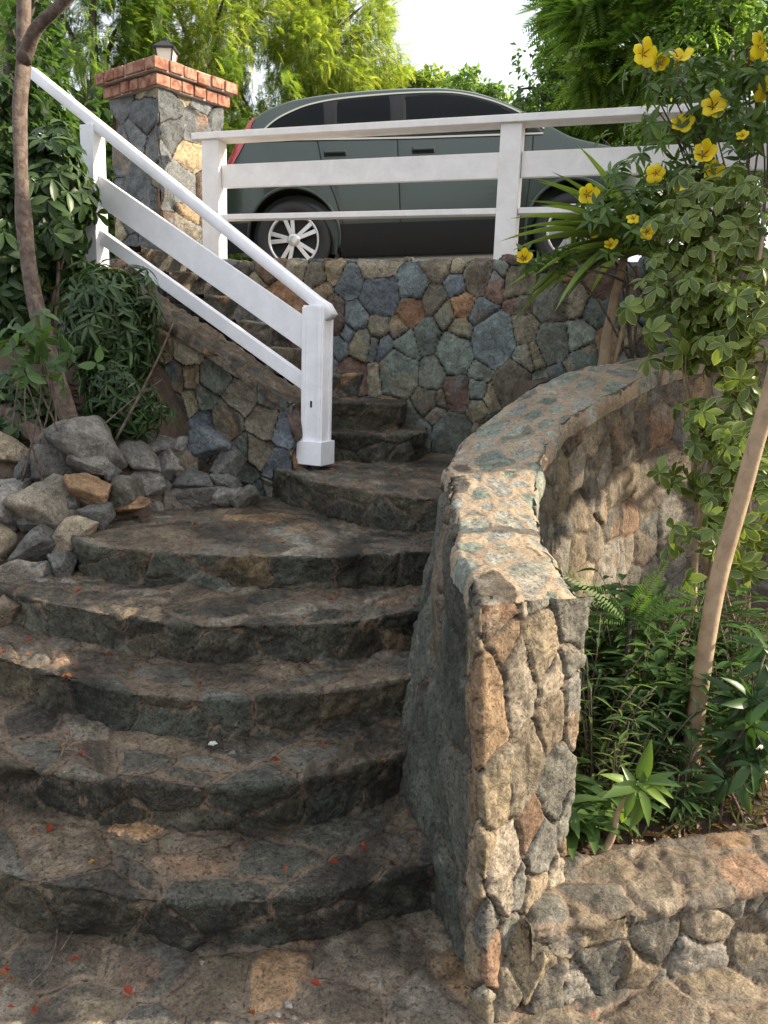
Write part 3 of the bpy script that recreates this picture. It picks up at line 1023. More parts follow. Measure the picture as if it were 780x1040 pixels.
def rrail(mb, pts, wd_, ht_):
    n = len(th)
    V = []
    for i, p in enumerate(pts):
        d = norm(pts[min(i + 1, len(pts) - 1)] - pts[max(i - 1, 0)])
        sd__ = norm(np.cross(d, Z3)); up = np.cross(sd__, d)
        V += rounded(0, p, wd_, ht_, sd__, up)
    m_ = len(pts)
    F = [[i * n + j, (i + 1) * n + j, (i + 1) * n + (j + 1) % n, i * n + (j + 1) % n] for i in range(m_ - 1) for j in range(n)]
    V += [pts[0], pts[-1]]
    tr = [[m_ * n, j, (j + 1) % n] for j in range(n)] + [[m_ * n + 1, (m_ - 1) * n + (j + 1) % n, (m_ - 1) * n + j] for j in range(n)]
    mb.add(V, F, tr)
rrail(b, [on_rail(s, T1[2], T2[2]) for s in np.linspace(1.30, .0, 10)] + [T1 - cd3 * .05 - Z3 * .025, T1 - cd3 * .085 - Z3 * .075], .075, .062)
b.build('handrail', M['white'], rail, smooth=True)
b = MB()
p, q = on_rail(.04, 1.66, 2.535), on_rail(.97, 1.66, 2.535)
d = q - p
hv = Z3 * .088
b.hexa([p - hv - cn3 * .014, p - hv + cn3 * .014, p + hv + cn3 * .014, p + hv - cn3 * .014], [q - hv - cn3 * .014, q - hv + cn3 * .014, q + hv + cn3 * .014, q + hv - cn3 * .014])
p2, q2 = on_rail(1.03, 1.66, 2.535), on_rail(1.29, 1.66, 2.535)
b.hexa([p2 - hv - cn3 * .014, p2 - hv + cn3 * .014, p2 + hv + cn3 * .014, p2 + hv - cn3 * .014], [q2 - hv - cn3 * .014, q2 - hv + cn3 * .014, q2 + hv + cn3 * .014, q2 + hv - cn3 * .014])
b.build('middle_board', M['white'], rail, bevel=.003)
b = MB()
hv = Z3 * .043
for s0, s1 in ((.04, .97), (1.03, 1.29)):
    p, q = on_rail(s0, 1.40, 2.27), on_rail(s1, 1.40, 2.27)
    b.hexa([p - hv - cn3 * .022, p - hv + cn3 * .022, p + hv + cn3 * .022, p + hv - cn3 * .022], [q - hv - cn3 * .022, q - hv + cn3 * .022, q + hv + cn3 * .022, q + hv - cn3 * .022])
b.build('bottom_rail', M['white'], rail, bevel=.004)
b = MB()
q = on_rail(1, 0, 0)
b.box(q + Z3 * 2.36, (.10, .10, 1.02), axr)
b.build('post', M['white'], rail, bevel=.003)

# ---------------------------------------------------------------- white fence on the wall
wd3, wn3 = np.array([*wd, 0]), np.array([*wn, 0])
axw = np.array([wd3, wn3, Z3])
fence = thing('white_fence', 'white painted board fence on the stone wall in front of the car', 'fence', (WP[0], WP[1] + .1, 2.19))
F0 = np.array([*WP, 0]) - wn3 * .12
f_top = lambda t: 3.02 + .012 * t
def fp(t, z):
    return F0 + wd3 * t + Z3 * z
posts = [-2.25, 0.0, 2.06]
for t in posts:
    b = MB(); b.box(fp(t, 2.595), (.13, .115, .80), axw); b.build('post', M['white_warm'], fence, bevel=.004)
for t0, t1 in ((-2.3, 2.19),):
    b = MB(); b.box(fp((t0 + t1) / 2, 3.016), (t1 - t0, .16, .044), axw); b.build('top_rail', M['white_warm'], fence, bevel=.004)
for t0, t1 in ((-2.18, -.068), (.068, 1.992)):
    b = MB(); b.box(fp((t0 + t1) / 2, 2.765), (t1 - t0, .034, .150), axw); b.build('middle_board', M['white_warm'], fence, bevel=.003)
    b = MB(); b.box(fp((t0 + t1) / 2, 2.495), (t1 - t0, .08, .036), axw); b.build('bottom_rail', M['white_warm'], fence, bevel=.003)

# ---------------------------------------------------------------- house corner at the far left
h0 = at(17, 60, 11.5)
house = thing('house', 'pale house corner with a terracotta tiled eave behind the slim trunk', 'house', (h0[0] - 1.5, 12.2, 2.0))
b = MB(); b.box((h0[0] - 2, 12.2, 4.2), (4, 1.4, 4.4)); b.build('wall', plain('render_wall', (.36, .30, .25), .9, nscale=3, namt=.15), house)
ez_ = at(14, 24, 11.5)[2]
b = MB(); b.box((h0[0] - 1.9, 12.1, ez_ + .03), (4.1, 1.9, .12)); b.build('fascia', M['white'], house)
b = MB()
for i in range(24):
    x = h0[0] + .05 - i * .2
    b.tube([(x, 11.05, ez_ + .17), (x, 12.0, ez_ + .6), (x, 12.9, ez_ + 1.0)], .1, 8)
b.build('roof', plain('terracotta', (.24, .09, .05), .85, nscale=6, namt=.4), house, smooth=True)

# ---------------------------------------------------------------- loose rocks
TANR, GRY, DRK, ORG, LT = (.29, .24, .165), (.19, .18, .16), (.105, .104, .096), (.28, .175, .095), (.27, .25, .22)
ROCKS = [  # px, py, w, h (pixels), colour, tilt, label, group
 (10, 458, 40, 34, TANR, .1, 'flat tan boulder topmost at the left edge of the loose rock pile', None),
 (53, 478, 46, 42, DRK, .3, 'dark blue-grey angular rock below the thick root, left of the grey wedge boulder', None),
 (90, 455, 74, 50, GRY, .55, 'large grey wedge-shaped boulder below the tree trunk, topmost of the loose rocks', None),
 (12, 494, 34, 20, GRY, 0, 'thin flat grey rock directly above the pale speckled rock at left edge', None),
 (8, 520, 36, 42, LT, .2, 'pale speckled rock at the left edge beside the largest tan boulder', None),
 (47, 513, 80, 52, (.25, .22, .17), .1, 'largest rounded tan-grey boulder in the middle of the loose rock pile', None),
 (93, 499, 48, 42, ORG, .1, 'blocky orange-tan rock below the grey wedge boulder', None),
 (97, 472, 46, 26, GRY, .25, 'long grey rock lying between wedge boulder and orange-tan rock', None),
 (101, 525, 36, 25, DRK, -.2, 'small dark rock directly below the orange-tan rock', None),
 (74, 541, 50, 34, TANR, -.15, 'warm brown rock beside the left end of the upper wide step', None),
 (37, 553, 50, 42, DRK, -.1, 'black angular rock below the largest tan-grey boulder', None),
 (4, 553, 30, 34, TANR, .1, 'light tan rounded rock at the left edge above the big lowest boulder', None),
 (17, 585, 52, 46, (.21, .185, .155), .1, 'rough brown-grey boulder, lowest large one of the loose rock pile', None),
 (64, 573, 32, 36, DRK, .2, 'dark rock wedged against the left end of the upper wide step', None),
 (127, 503, 40, 34, (.14, .13, .105), .15, 'olive brown rock right of the orange-tan rock', None),
 (128, 515, 40, 12, ORG, -.25, 'thin orange sliver of stone under the olive brown rock', None),
 (147, 468, 46, 24, GRY, .45, 'slanting blue-grey slab leaning beside the orange litter', None),
 (163, 453, 42, 18, GRY, -.08, 'flat grey slab lying on top of the rocks near the sloping wall', None),
 (172, 473, 26, 32, LT, -.3, 'pale grey upright chip between slanting slab and brown block', None),
 (147, 491, 32, 26, GRY, .1, 'mid grey rock under the slanting blue-grey slab', None),
 (152, 515, 26, 18, GRY, 0, 'low grey rock on the wide tread near the olive brown rock', None),
 (180, 514, 36, 24, (.13, .105, .08), .1, 'brown lump at the bottom row behind the wide tread', None),
 (200, 488, 32, 22, DRK, .1, 'dark rock in the middle row below the brown block', None),
 (189, 472, 34, 28, (.14, .115, .085), .35, 'brown block between the pale chip and the sloping wall', None),
 (213, 447, 36, 28, (.11, .125, .135), .5, 'blue-grey pointed rock leaning against the sloping wall', None),
 (230, 474, 26, 28, DRK, 0, 'black upright block against the foot of the sloping wall', None),
 (228, 491, 30, 17, DRK, 0, 'flat black rock under the black upright block', None),
 (201, 505, 34, 24, (.125, .115, .10), .1, 'brown-grey rock in the bottom row below the dark rock', None),
 (228, 506, 30, 20, GRY, 0, 'grey rock at the right end of the bottom row of loose rocks', None),
 (184, 498, 30, 11, GRY, .05, 'thin grey flake between brown lump and dark rock', None),
 (167, 495, 18, 15, LT, .1, None, 'small stones filling gaps in the loose rock pile'),
 (40, 581, 24, 18, DRK, 0, None, 'small stones filling gaps in the loose rock pile'),
 (47, 596, 26, 15, GRY, 0, None, 'small stones filling gaps in the loose rock pile'),
 (69, 592, 18, 12, GRY, .2, None, 'small stones filling gaps in the loose rock pile'),
 (112, 480, 20, 18, DRK, .3, None, 'small stones filling gaps in the loose rock pile'),
 (75, 512, 20, 20, DRK, .1, None, 'small stones filling gaps in the loose rock pile'),
 (28, 478, 30, 24, DRK, .1, None, 'small stones filling gaps in the loose rock pile'),
 (30, 532, 30, 18, DRK, .1, None, 'small stones filling gaps in the loose rock pile'),
 (4, 622, 40, 32, (.17, .13, .09), .1, 'brown rock at the left edge beside the middle step', None),
 (186, 453, 26, 18, GRY, .1, 'small grey stone between flat slab and blue-grey pointed rock', None),
 (246, 508, 26, 22, (.14, .13, .11), .1, 'dark tan rock against the foot of the sloping wall beside the landing step', None),
]
for i, (x, y, w_, h_, pal, rt, lab, grp) in enumerate(ROCKS):
    k = np.clip((x - 110) / 50, 0, 1)
    Y = (3.13 + (612 - y) * .0048) * (1 - k) + (4.08 + (515 - y) * .0025) * k
    c = at(x, y, Y)
    s = Y / FPX * (1.22 if x > 118 else 1.04)
    o = rock('rock', c, (w_ * s * 1.12, (w_ + h_) / 2 * s * 1.25, h_ * s * 1.22), 300 + i, pal, rt)
    if lab:
        tag(o, lab, 'rock')
        o['group'] = 'loose rocks piled beside the steps'
    else:
        tag(o, 'little grey stone filling a gap between bigger rocks of the pile', 'rock', grp)
# ---------------------------------------------------------------- foliage builder
def leaf_tpl(w=.22, rows=4, fold=.10, droop=.25, five=False, shape='lance', twist=0.):
    """leaf along +y of length 1; returns verts, tris, rim"""
    V, rim = [], []
    ks = [-1, -.62, 0, .62, 1] if five else [-1, 0, 1]
    for i in range(rows + 1):
        t = i / rows
        if shape == 'lance':
            f = sin(pi * min(1, t ** .8)) ** .9
        elif shape == 'obov':
            f = sin(pi * t ** 1.35) ** .8
        elif shape == 'strap':
            f = min(1, t * 6) * (1 - t ** 4)
        else:
            f = sin(pi * t)
        f = max(f, .03)
        for k in ks:
            a = twist * t
            V.append([k * w * f * cos(a), t, abs(k) * fold * f * w * 4 - droop * t * t + k * w * f * sin(a)])
            rim.append(1.0 if abs(k) == 1 or i == rows else (.35 if abs(k) > .3 else 0))
    n = len(ks)
    T = []
    for i in range(rows):
        for j in range(n - 1):
            a = i * n + j
            T += [[a, a + 1, a + n + 1], [a, a + n + 1, a + n]]
    return np.array(V), np.array(T), np.array(rim)

def tpl_diamond(w=.25, droop=.1):
    return np.array([[0, 0, 0], [-w, .5, .04], [w, .5, .04], [0, 1, -droop]]), np.array([[0, 2, 1], [1, 2, 3]]), np.array([0, 0, 0, 0.])

def tpl_pinnate(pairs=9, ll=.26, lw=.3, droop=.25, spread=1.15):
    """feather of small leaflets along +y"""
    V, T = [], []
    for i in range(pairs):
        t = .12 + .88 * i / (pairs - 1)
        L = ll * (1 - .55 * (t - .45) ** 2 * 3)
        z = -droop * t * t
        for s in (-1, 1):
            a = spread - .5 * t
            d = np.array([s * sin(a), cos(a), -.15]); d /= np.linalg.norm(d)
            q = np.array([-d[1] * s, d[0] * s, 0]) * lw * L * .5
            p = np.array([0, t, z])
            b_ = len(V)
            V += [p, p + d * L * .5 + q, p + d * L * .5 - q, p + d * L]
            T += [[b_, b_ + 2, b_ + 1], [b_ + 1, b_ + 2, b_ + 3]]
    return np.array(V), np.array(T), np.zeros(len(V))

class Fol:
    def __init__(s):
        s.V, s.T, s.C, s.R, s.n = [], [], [], [], 0
    def put(s, tpl, pos, d, up, scale, col):
        tv, tt_, tr = tpl
        pos, d, up, col = (np.atleast_2d(np.asarray(a, float)) for a in (pos, d, up, col))
        k = len(pos)
        d = norm(np.broadcast_to(d, (k, 3)))
        up = np.broadcast_to(up, (k, 3))
        x = norm(np.cross(d, up) + 1e-9)
        z = np.cross(x, d)
        sc = np.broadcast_to(np.asarray(scale, float), (k,))[:, None, None]
        W_ = pos[:, None] + sc * (tv[None, :, 0:1] * x[:, None] + tv[None, :, 1:2] * d[:, None] + tv[None, :, 2:3] * z[:, None])
        m_ = len(tv)
        s.V.append(W_.reshape(-1, 3))
        s.T.append((tt_[None] + (np.arange(k) * m_)[:, None, None] + s.n).reshape(-1, 3))
        s.C.append(np.repeat(np.broadcast_to(col, (k, 3)), m_, 0))
        s.R.append(np.tile(tr, k))
        s.n += k * m_
    def build(s, name, mat, parent=None, smooth=False):
        V = np.vstack(s.V)
        if parent is not None:
            V = V - base(parent)
        me = raw_mesh(name, V, np.vstack(s.T), smooth, {'rim': np.concatenate(s.R)}, {'leaf': np.vstack(s.C)})
        return obj(name, me, mat, parent)

def shades(n, cols, r, var=.3):
    cols = np.asarray(cols)
    a, b_ = cols[r.integers(0, len(cols), n)], cols[r.integers(0, len(cols), n)]
    t = r.uniform(0, 1, (n, 1))
    return (a * t + b_ * (1 - t)) * r.uniform(1 - var, 1 + var, (n, 1))

def rdir(n, r):
    return norm(r.normal(0, 1, (n, 3)))

def blob(n, c, rad, r, clump=1.6, thr=-.1, shell=.5, seed=0):
    """points in an ellipsoid, thinned by noise into clumps, biased outwards"""
    out = []
    tot = 0
    c, rad = np.asarray(c), np.asarray(rad)
    while tot < n:
        d = rdir(n * 2, r)
        q = r.uniform(0, 1, (n * 2, 1)) ** (1 / (2 + 2 * shell))
        lump_ = 1 + .28 * fbm(d * 2.1 + seed, 3, seed)[:, None]
        p = d * q * lump_
        keep = fbm(p * rad.max() * clump + seed * 3.1, 3, seed + 1) > thr
        p = p[keep]
        out.append(p)
        tot += len(p)
    p = np.vstack(out)[:n]
    return c + p * rad, p

def pxm(Y):
    return Y / FPX

G_BRIGHT = [(.125, .18, .035), (.17, .22, .04), (.09, .14, .03), (.22, .245, .055)]
G_MID = [(.075, .135, .03), (.10, .16, .036), (.058, .11, .026)]
G_DARK = [(.03, .062, .02), (.042, .078, .024), (.024, .05, .017)]

def tree(name, label, cx, cy, rx, ry, Y, rdepth, n, cols, tpl, size, seed, thr=-.15, clump=1.0, flat=.3, droop=.5, shell=.6, trunk=True, mat='leaf_tree', foot=None, nlimb=7, ground=2.1):
    r = np.random.default_rng(seed)
    c = at(cx, cy, Y)
    s = pxm(Y)
    rad = np.array([rx * s, rdepth, ry * s])
    fx = c[0] if foot is None else foot
    t = thing(name, label, 'tree', (fx, Y, ground), 'trees behind the parked car')
    f = Fol()
    p, q = blob(n, c, rad, r, clump, thr, shell, seed)
    d = norm(norm(q) * .7 + rdir(n, r) * .7 + np.array([0, 0, -droop]))
    up = norm(rdir(n, r) * flat + np.array([0, 0, 1.0]))
    f.put(tpl, p, d, up, size * r.uniform(.6, 1.25, n), shades(n, cols, r))
    f.build('crown', M[mat], t)
    if trunk:
        b = MB()
        hz = c[2] - rad[2] * .45
        k = np.array([fx, Y, ground - .1])
        top = np.array([c[0], Y, max(hz, ground + .8)])
        b.tube(resample([k, k * .6 + top * .4 + np.array([r.normal(0, .15), r.normal(0, .15), 0]), top], 8), np.linspace(.17, .10, 8), 9, .15, seed)
        for i in range(nlimb):
            e = p[r.integers(len(p))]
            mid = top * .5 + e * .5 + np.array([0, 0, .25])
            b.tube(resample([top - np.array([0, 0, r.uniform(0, .5)]), mid, e], 7), np.linspace(.075, .012, 7), 6, .1, seed + i)
        b.build('trunk', M['bark_dark'], t, smooth=True)
    return t

PIN, PIN2 = tpl_pinnate(8, .30, .34, .35), tpl_pinnate(12, .30, .26, .12, 1.3)
DIA = tpl_diamond(.27, .2)
tree('feathery_tree', 'tallest bright yellow-green feathery tree directly left of the white sky gap', 318, 45, 72, 92, 13.5, 1.5, 12000, G_BRIGHT, PIN, .17, 101, thr=.0, droop=.25, clump=1.3, shell=.9)
tree('feathery_tree', 'bright feathery tree rising behind the brick-capped pillar and lantern', 215, 35, 90, 105, 12.6, 1.5, 13000, G_BRIGHT, PIN, .165, 102, thr=.0, droop=.25, clump=1.3, shell=.9)
tree('feathery_tree', 'shadier green tree between the slim trunk and the stone pillar', 95, 60, 75, 120, 11.4, 1.4, 11000, G_MID + G_BRIGHT[:1], PIN, .16, 103, thr=-.05, clump=1.3)
tree('feathery_tree', 'lower bright bushy tree between the pillar and the rear of the car', 250, 165, 62, 100, 11.8, 1.1, 9500, G_BRIGHT[:3] + G_MID, PIN, .15, 104, thr=-.05, clump=1.4)
tree('dark_tree', 'dark leafy tree filling the gap left of the stone pillar', 90, 210, 75, 110, 9.6, 1.1, 3600, G_DARK + G_MID[:1], DIA, .16, 105, thr=-.2)
tree('dark_tree', 'dark tree crowding the house corner at the upper left', 5, 90, 45, 130, 7.4, .7, 3000, G_DARK, DIA, .13, 106, thr=-.15, foot=-3.9)
tree('distant_tree', 'small distant tree top low in the sky gap above the car roof', 412, 98, 52, 20, 30, 2.0, 6500, G_BRIGHT + G_MID, DIA, .22, 107, thr=-.1)
tree('distant_tree', 'second distant tree top lower in the sky gap near the windshield', 476, 108, 40, 24, 28, 2.0, 6000, G_MID, DIA, .2, 115, thr=-.1)
tree('broad_tree', 'dark bushy tree behind the windshield beside the sky gap', 582, 88, 56, 82, 14, 1.6, 9000, G_DARK + G_MID, DIA, .13, 108, thr=.0, shell=.5, clump=1.6)
tree('fern_leaved_tree', 'layered dark tree with flat fern-like fronds above the fence at upper right', 668, 35, 105, 72, 11.0, 1.6, 3600, [(.10, .17, .04), (.13, .20, .045), (.08, .14, .035)], PIN2, .42, 109, thr=.0, flat=.14, droop=.12, clump=1.0)
tree('broad_tree', 'dense dark tree behind the yellow flowers at the right edge', 745, 95, 95, 120, 9.4, 1.2, 8000, G_DARK + G_MID, DIA, .10, 110, thr=.0, clump=1.8)
tree('broad_tree', 'low dark tree between the car bonnet and the fern-leaved tree', 630, 150, 95, 60, 12.4, 1.3, 8500, G_DARK + G_MID[:2], DIA, .12, 111, thr=-.1, clump=1.6)

# utility pole seen through the crown top right
b = MB(); p = at(596, 10, 12.8)
b.tube([(p[0], p[1] + .6, 2.1), (p[0] + .05, p[1] + .6, 5), (p[0] + .02, p[1] + .6, 9.4)], [.17, .16, .13], 12, .05, 5)
tag(b.build('bare_tree', M['bark_pale'], smooth=True), 'grey bare trunk rising above the fern-like fronds at the top edge', 'tree')

# ---------------------------------------------------------------- left bank plants
LANCE, LANCE5 = leaf_tpl(.15, 4, .10, .22), leaf_tpl(.24, 5, .08, .18, True, 'obov')
OBOV, OVATE, STRAP = leaf_tpl(.20, 4, .08, .25, False, 'obov'), leaf_tpl(.27, 4, .12, .2, False, 'lance'), leaf_tpl(.045, 8, .35, .55, False, 'strap')
NARROW = leaf_tpl(.10, 4, .12, .3)

def whorls(f, pts, axes, k, tpl, size, elev, cols, r, var=.3):
    """rosettes of k leaves around each axis"""
    for p, a in zip(pts, axes):
        a = a / np.linalg.norm(a)
        x = norm(np.cross(a, [0.31, .2, .9])); y = np.cross(a, x)
        kk = k + r.integers(-1, 2)
        th_ = np.arange(kk) / kk * 2 * pi + r.uniform(0, 6)
        el = elev + r.normal(0, .18, kk)
        d = (np.cos(th_)[:, None] * x + np.sin(th_)[:, None] * y) * np.cos(el)[:, None] + a * np.sin(el)[:, None]
        f.put(tpl, p + rdir(kk, r) * size * .06, d, a, size * r.uniform(.7, 1.15, kk), shades(kk, cols, r, var))

def shrub(name, label, cx, cy, rx, ry, Y, dep, nw, k, tpl, size, elev, cols, seed, foot, stems=6, mat='leaf', cat='shrub', out=.8, upz=.4, group=None, thr=-.3, bark='bark', srad=.014):
    r = np.random.default_rng(seed)
    c = at(cx, cy, Y)
    s = pxm(Y)
    t = thing(name, label, cat, foot, group)
    f = Fol()
    p, q = blob(nw, c, np.array([rx * s, dep, ry * s]), r, 4, thr, .3, seed)
    whorls(f, p, norm(q) * out + np.array([0, 0, upz]) + rdir(nw, r) * .5, k, tpl, size, elev, cols, r)
    f.build('foliage', M[mat], t, True)
    b = MB()
    foot = np.asarray(foot, float)
    for i in range(stems):
        e = p[r.integers(len(p))]
        fo = foot + np.array([r.normal(0, .07), r.normal(0, .07), -.05])
        mid = fo * .5 + e * .5 + np.array([r.normal(0, .06), r.normal(0, .06), .08])
        b.tube(resample([fo, mid, e], 8), np.linspace(srad, srad * .35, 8), 6, .15, seed + i)
    b.build('stems', M[bark], t, True)
    return t

G_GLOSS = [(.035, .068, .024), (.05, .092, .032), (.025, .052, .02), (.07, .115, .04)]
shrub('umbrella_shrub', 'dark glossy shrub with whorled leaves against the upper end of the stair railing', 55, 215, 46, 75, 4.75, .30, 300, 7, OBOV, .105, -.25, G_GLOSS, 201, (-1.95, 4.85, 1.6), stems=7)
shrub('umbrella_shrub', 'dark shrub at the left edge behind the slim trunk', 10, 250, 42, 100, 4.7, .3, 260, 7, OBOV, .11, -.25, G_GLOSS, 202, (-2.5, 4.8, 1.5), stems=5)
shrub('oleander_bush', 'dense narrow-leaved bush hanging over the sloping wall below the railing', 112, 330, 50, 62, 4.35, .26, 520, 6, NARROW, .10, -.15, G_GLOSS + [(.06, .10, .04)], 203, (-1.6, 4.4, 1.15), stems=8)
shrub('oleander_bush', 'lower narrow-leaved bush resting behind the grey wedge boulder', 126, 400, 46, 42, 4.15, .18, 260, 6, NARROW, .09, -.2, G_GLOSS, 204, (-1.45, 4.2, .95), stems=5)
shrub('low_bush', 'low dark leafy bush at the left edge behind the loose rocks', 22, 415, 40, 32, 4.12, .2, 130, 6, OBOV, .075, -.1, G_GLOSS, 206, (-1.85, 4.2, .95), stems=6)
shrub('leafy_twigs', 'bright ovate leaves on bare twigs in front of the slim trunk at left', 38, 362, 52, 58, 3.55, .2, 26, 4, OVATE, .075, .0, [(.05, .105, .025), (.04, .085, .025), (.07, .13, .03)], 205, (-1.62, 3.75, 1.0), stems=6, cat='plant', thr=-.9, srad=.006, out=.3, upz=.2)

# slim trunk at the left edge
def limb(b, pts, rad, seed, n=10, wob=.14, step=14):
    P = resample(pts, step)
    b.tube(P, np.interp(np.linspace(0, 1, step), np.linspace(0, 1, len(rad)), rad), n, wob, seed)
tp = [at(76, 440, 3.95), at(62, 398, 3.95), at(42, 335, 3.95), at(27, 245, 3.97), at(20, 140, 4.0), at(23, 60, 4.05), at(24, -40, 4.1), at(20, -200, 4.2)]
t = thing('slim_tree', 'slim brown-barked tree trunk rising past the left end of the railing', 'tree', tp[0])
b = MB()
limb(b, tp, [.048, .044, .037, .033, .033, .031, .029, .025], 1, 14, .24, 46)
limb(b, [at(24, 62, 4.04), at(36, 30, 3.98), at(60, 6, 3.9), at(110, -40, 3.85)], [.035, .026, .024, .02], 2)
limb(b, [at(60, 400, 3.93), at(44, 330, 3.9), at(34, 300, 3.9)], [.02, .016, .014], 3)
b.build('trunk', M['bark'], t, True)
f = Fol(); r = np.random.default_rng(5)
pp, qq = blob(140, at(40, -210, 4.2), (.9, .8, .5), r, 3, -.3, .3, 5)
whorls(f, pp, norm(qq) + np.array([0, 0, .4]), 7, OBOV, .16, -.2, G_MID, r)
f.build('crown', M['leaf'], t, True)
b = MB(); limb(b, [at(-14, 405, 4.05), at(12, 420, 4.0), at(34, 440, 3.95), at(52, 462, 3.92)], [.05, .048, .042, .03], 9, 12, .25)
tag(b.build('tree_root', M['bark'], smooth=True), 'thick brown root stub lying behind the dark rocks at the left', 'root')
for k, (pts, rd) in enumerate([([(118, 446), (140, 405), (160, 365), (176, 328)], .008), ([(96, 440), (130, 410), (165, 385)], .005), ([(8, 470), (24, 360), (46, 332)], .006)]):
    b = MB(); limb(b, [at(x, y, 3.9 + .02 * i) for i, (x, y) in enumerate(pts)], [rd, rd * .8, rd * .4], 30 + k, 6)
    tag(b.build('dead_branch', M['bark'], smooth=True), ['dry grey branch leaning up from the rocks in front of the bush', 'thin dry twig crossing behind the leaning grey branch', 'thin twig standing at the left edge before the trunk'][k], 'branch')

# ---------------------------------------------------------------- right side plants
G_VAR = [(.105, .155, .03), (.13, .18, .038), (.075, .12, .03)]
r = np.random.default_rng(61)
vt = thing('variegated_shrub', 'tall variegated shrub with cream-edged whorled leaves at the right above the curved wall', 'shrub', (1.45, 3.3, .45))
f = Fol()
P_, A__ = [], []
for (cx, cy, rx, ry, Y, dp, nw) in ((725, 235, 62, 66, 3.5, .22, 105), (700, 310, 52, 60, 3.4, .2, 75), (748, 330, 52, 90, 3.2, .2, 72), (728, 455, 55, 75, 3.2, .2, 75), (760, 520, 40, 80, 3.0, .2, 45), (700, 560, 30, 40, 2.9, .1, 8)):
    s = pxm(Y)
    p, q = blob(nw, at(cx, cy, Y), np.array([rx * s, dp, ry * s]), r, 3, -.6, .3, int(cy))
    P_.append(p); A__.append(norm(q) * .7 + np.array([-.15, -.25, .5]) + rdir(nw, r) * .6)
P_, A__ = np.vstack(P_), np.vstack(A__)
whorls(f, P_, A__, 7, LANCE5, .074, -.35, G_VAR, r)
f.build('foliage', M['leaf_var'], vt, True)
b = MB()
for i, (x0, Y0, pts) in enumerate([(1.38, 3.25, [(735, 500), (748, 380), (745, 280)]), (1.50, 3.3, [(705, 480), (728, 350), (722, 240)]), (1.3, 3.1, [(706, 570), (722, 470), (760, 330)]), (1.6, 3.3, [(760, 480), (756, 360), (775, 240)])]):
    limb(b, [(x0, Y0, .4)] + [at(x, y, 3.35 - .1 * (i == 2)) for x, y in pts], [.017, .014, .011, .007], 70 + i, 8)
for i in range(26):
    e = P_[r.integers(len(P_))]
    limb(b, [e + np.array([.1, .1, -.22]), e + np.array([.03, .05, -.08]), e], [.006, .004, .003], 90 + i, 5)
b.build('stems', M['bark_pale'], vt, True)

# slim leaning trunk in the sun, its crown above the picture
lt = [at(700, 782, 2.52), at(712, 690, 2.5), at(727, 600, 2.48), at(748, 520, 2.46), at(784, 395, 2.42), at(830, 250, 2.4), (1.75, 2.35, 2.9)]
t = thing('leaning_tree', 'slim pale trunk leaning right in the sunlit planting bed', 'tree', lt[0])
b = MB()
limb(b, lt, [.031, .028, .027, .026, .024, .022, .016], 11, 12, .06, 40)
for i, e in enumerate([(2.3, 2.6, 3.2), (1.7, 1.9, 3.1), (2.2, 2.0, 3.0), (1.9, 3.0, 3.3)]):
    limb(b, [lt[5], (np.array(lt[5]) + e) / 2 + np.array([0, 0, .1]), e], [.016, .012, .006], 12 + i, 8)
b.build('trunk', M['bark_pale'], t, True)
f = Fol(); r = np.random.default_rng(71)
pp, qq = blob(700, (2.6, 3.35, 3.55), (1.1, .95, .75), r, 2.2, -.3, .4, 71)
whorls(f, pp, norm(qq) + np.array([0, 0, .5]) + rdir(len(pp), r) * .4, 8, OBOV, .15, -.1, G_MID, r)
f.build('crown', M['leaf'], t, True)

# unseen tree added right of the picture to shade the fence and upper steps
t = thing('shade_tree', 'unseen leafy tree added right of the flowering shrub to shade the fence and upper steps', 'tree', (4.5, 3.6, .3))
b = MB()
limb(b, [(4.5, 3.6, .2), (4.45, 3.5, 1.6), (4.4, 3.4, 2.8), (4.3, 3.4, 3.8)], [.12, .10, .085, .05], 21, 12, .1, 20)
f = Fol(); r = np.random.default_rng(77)
pp, qq = blob(1100, (4.3, 4.7, 3.75), (1.2, 1.7, 1.45), r, 1.6, -.35, .3, 77)
whorls(f, pp, norm(qq) + np.array([0, 0, .5]) + rdir(len(pp), r) * .4, 8, OBOV, .19, -.1, G_MID, r)
for i in range(8):
    e = pp[r.integers(len(pp))]
    limb(b, [(4.4, 3.4, 2.8), (np.array([4.4, 3.4, 3.2]) + e) / 2, e], [.05, .03, .01], 22 + i, 8)
b.build('trunk', M['bark_dark'], t, True)
f.build('crown', M['leaf'], t, True)

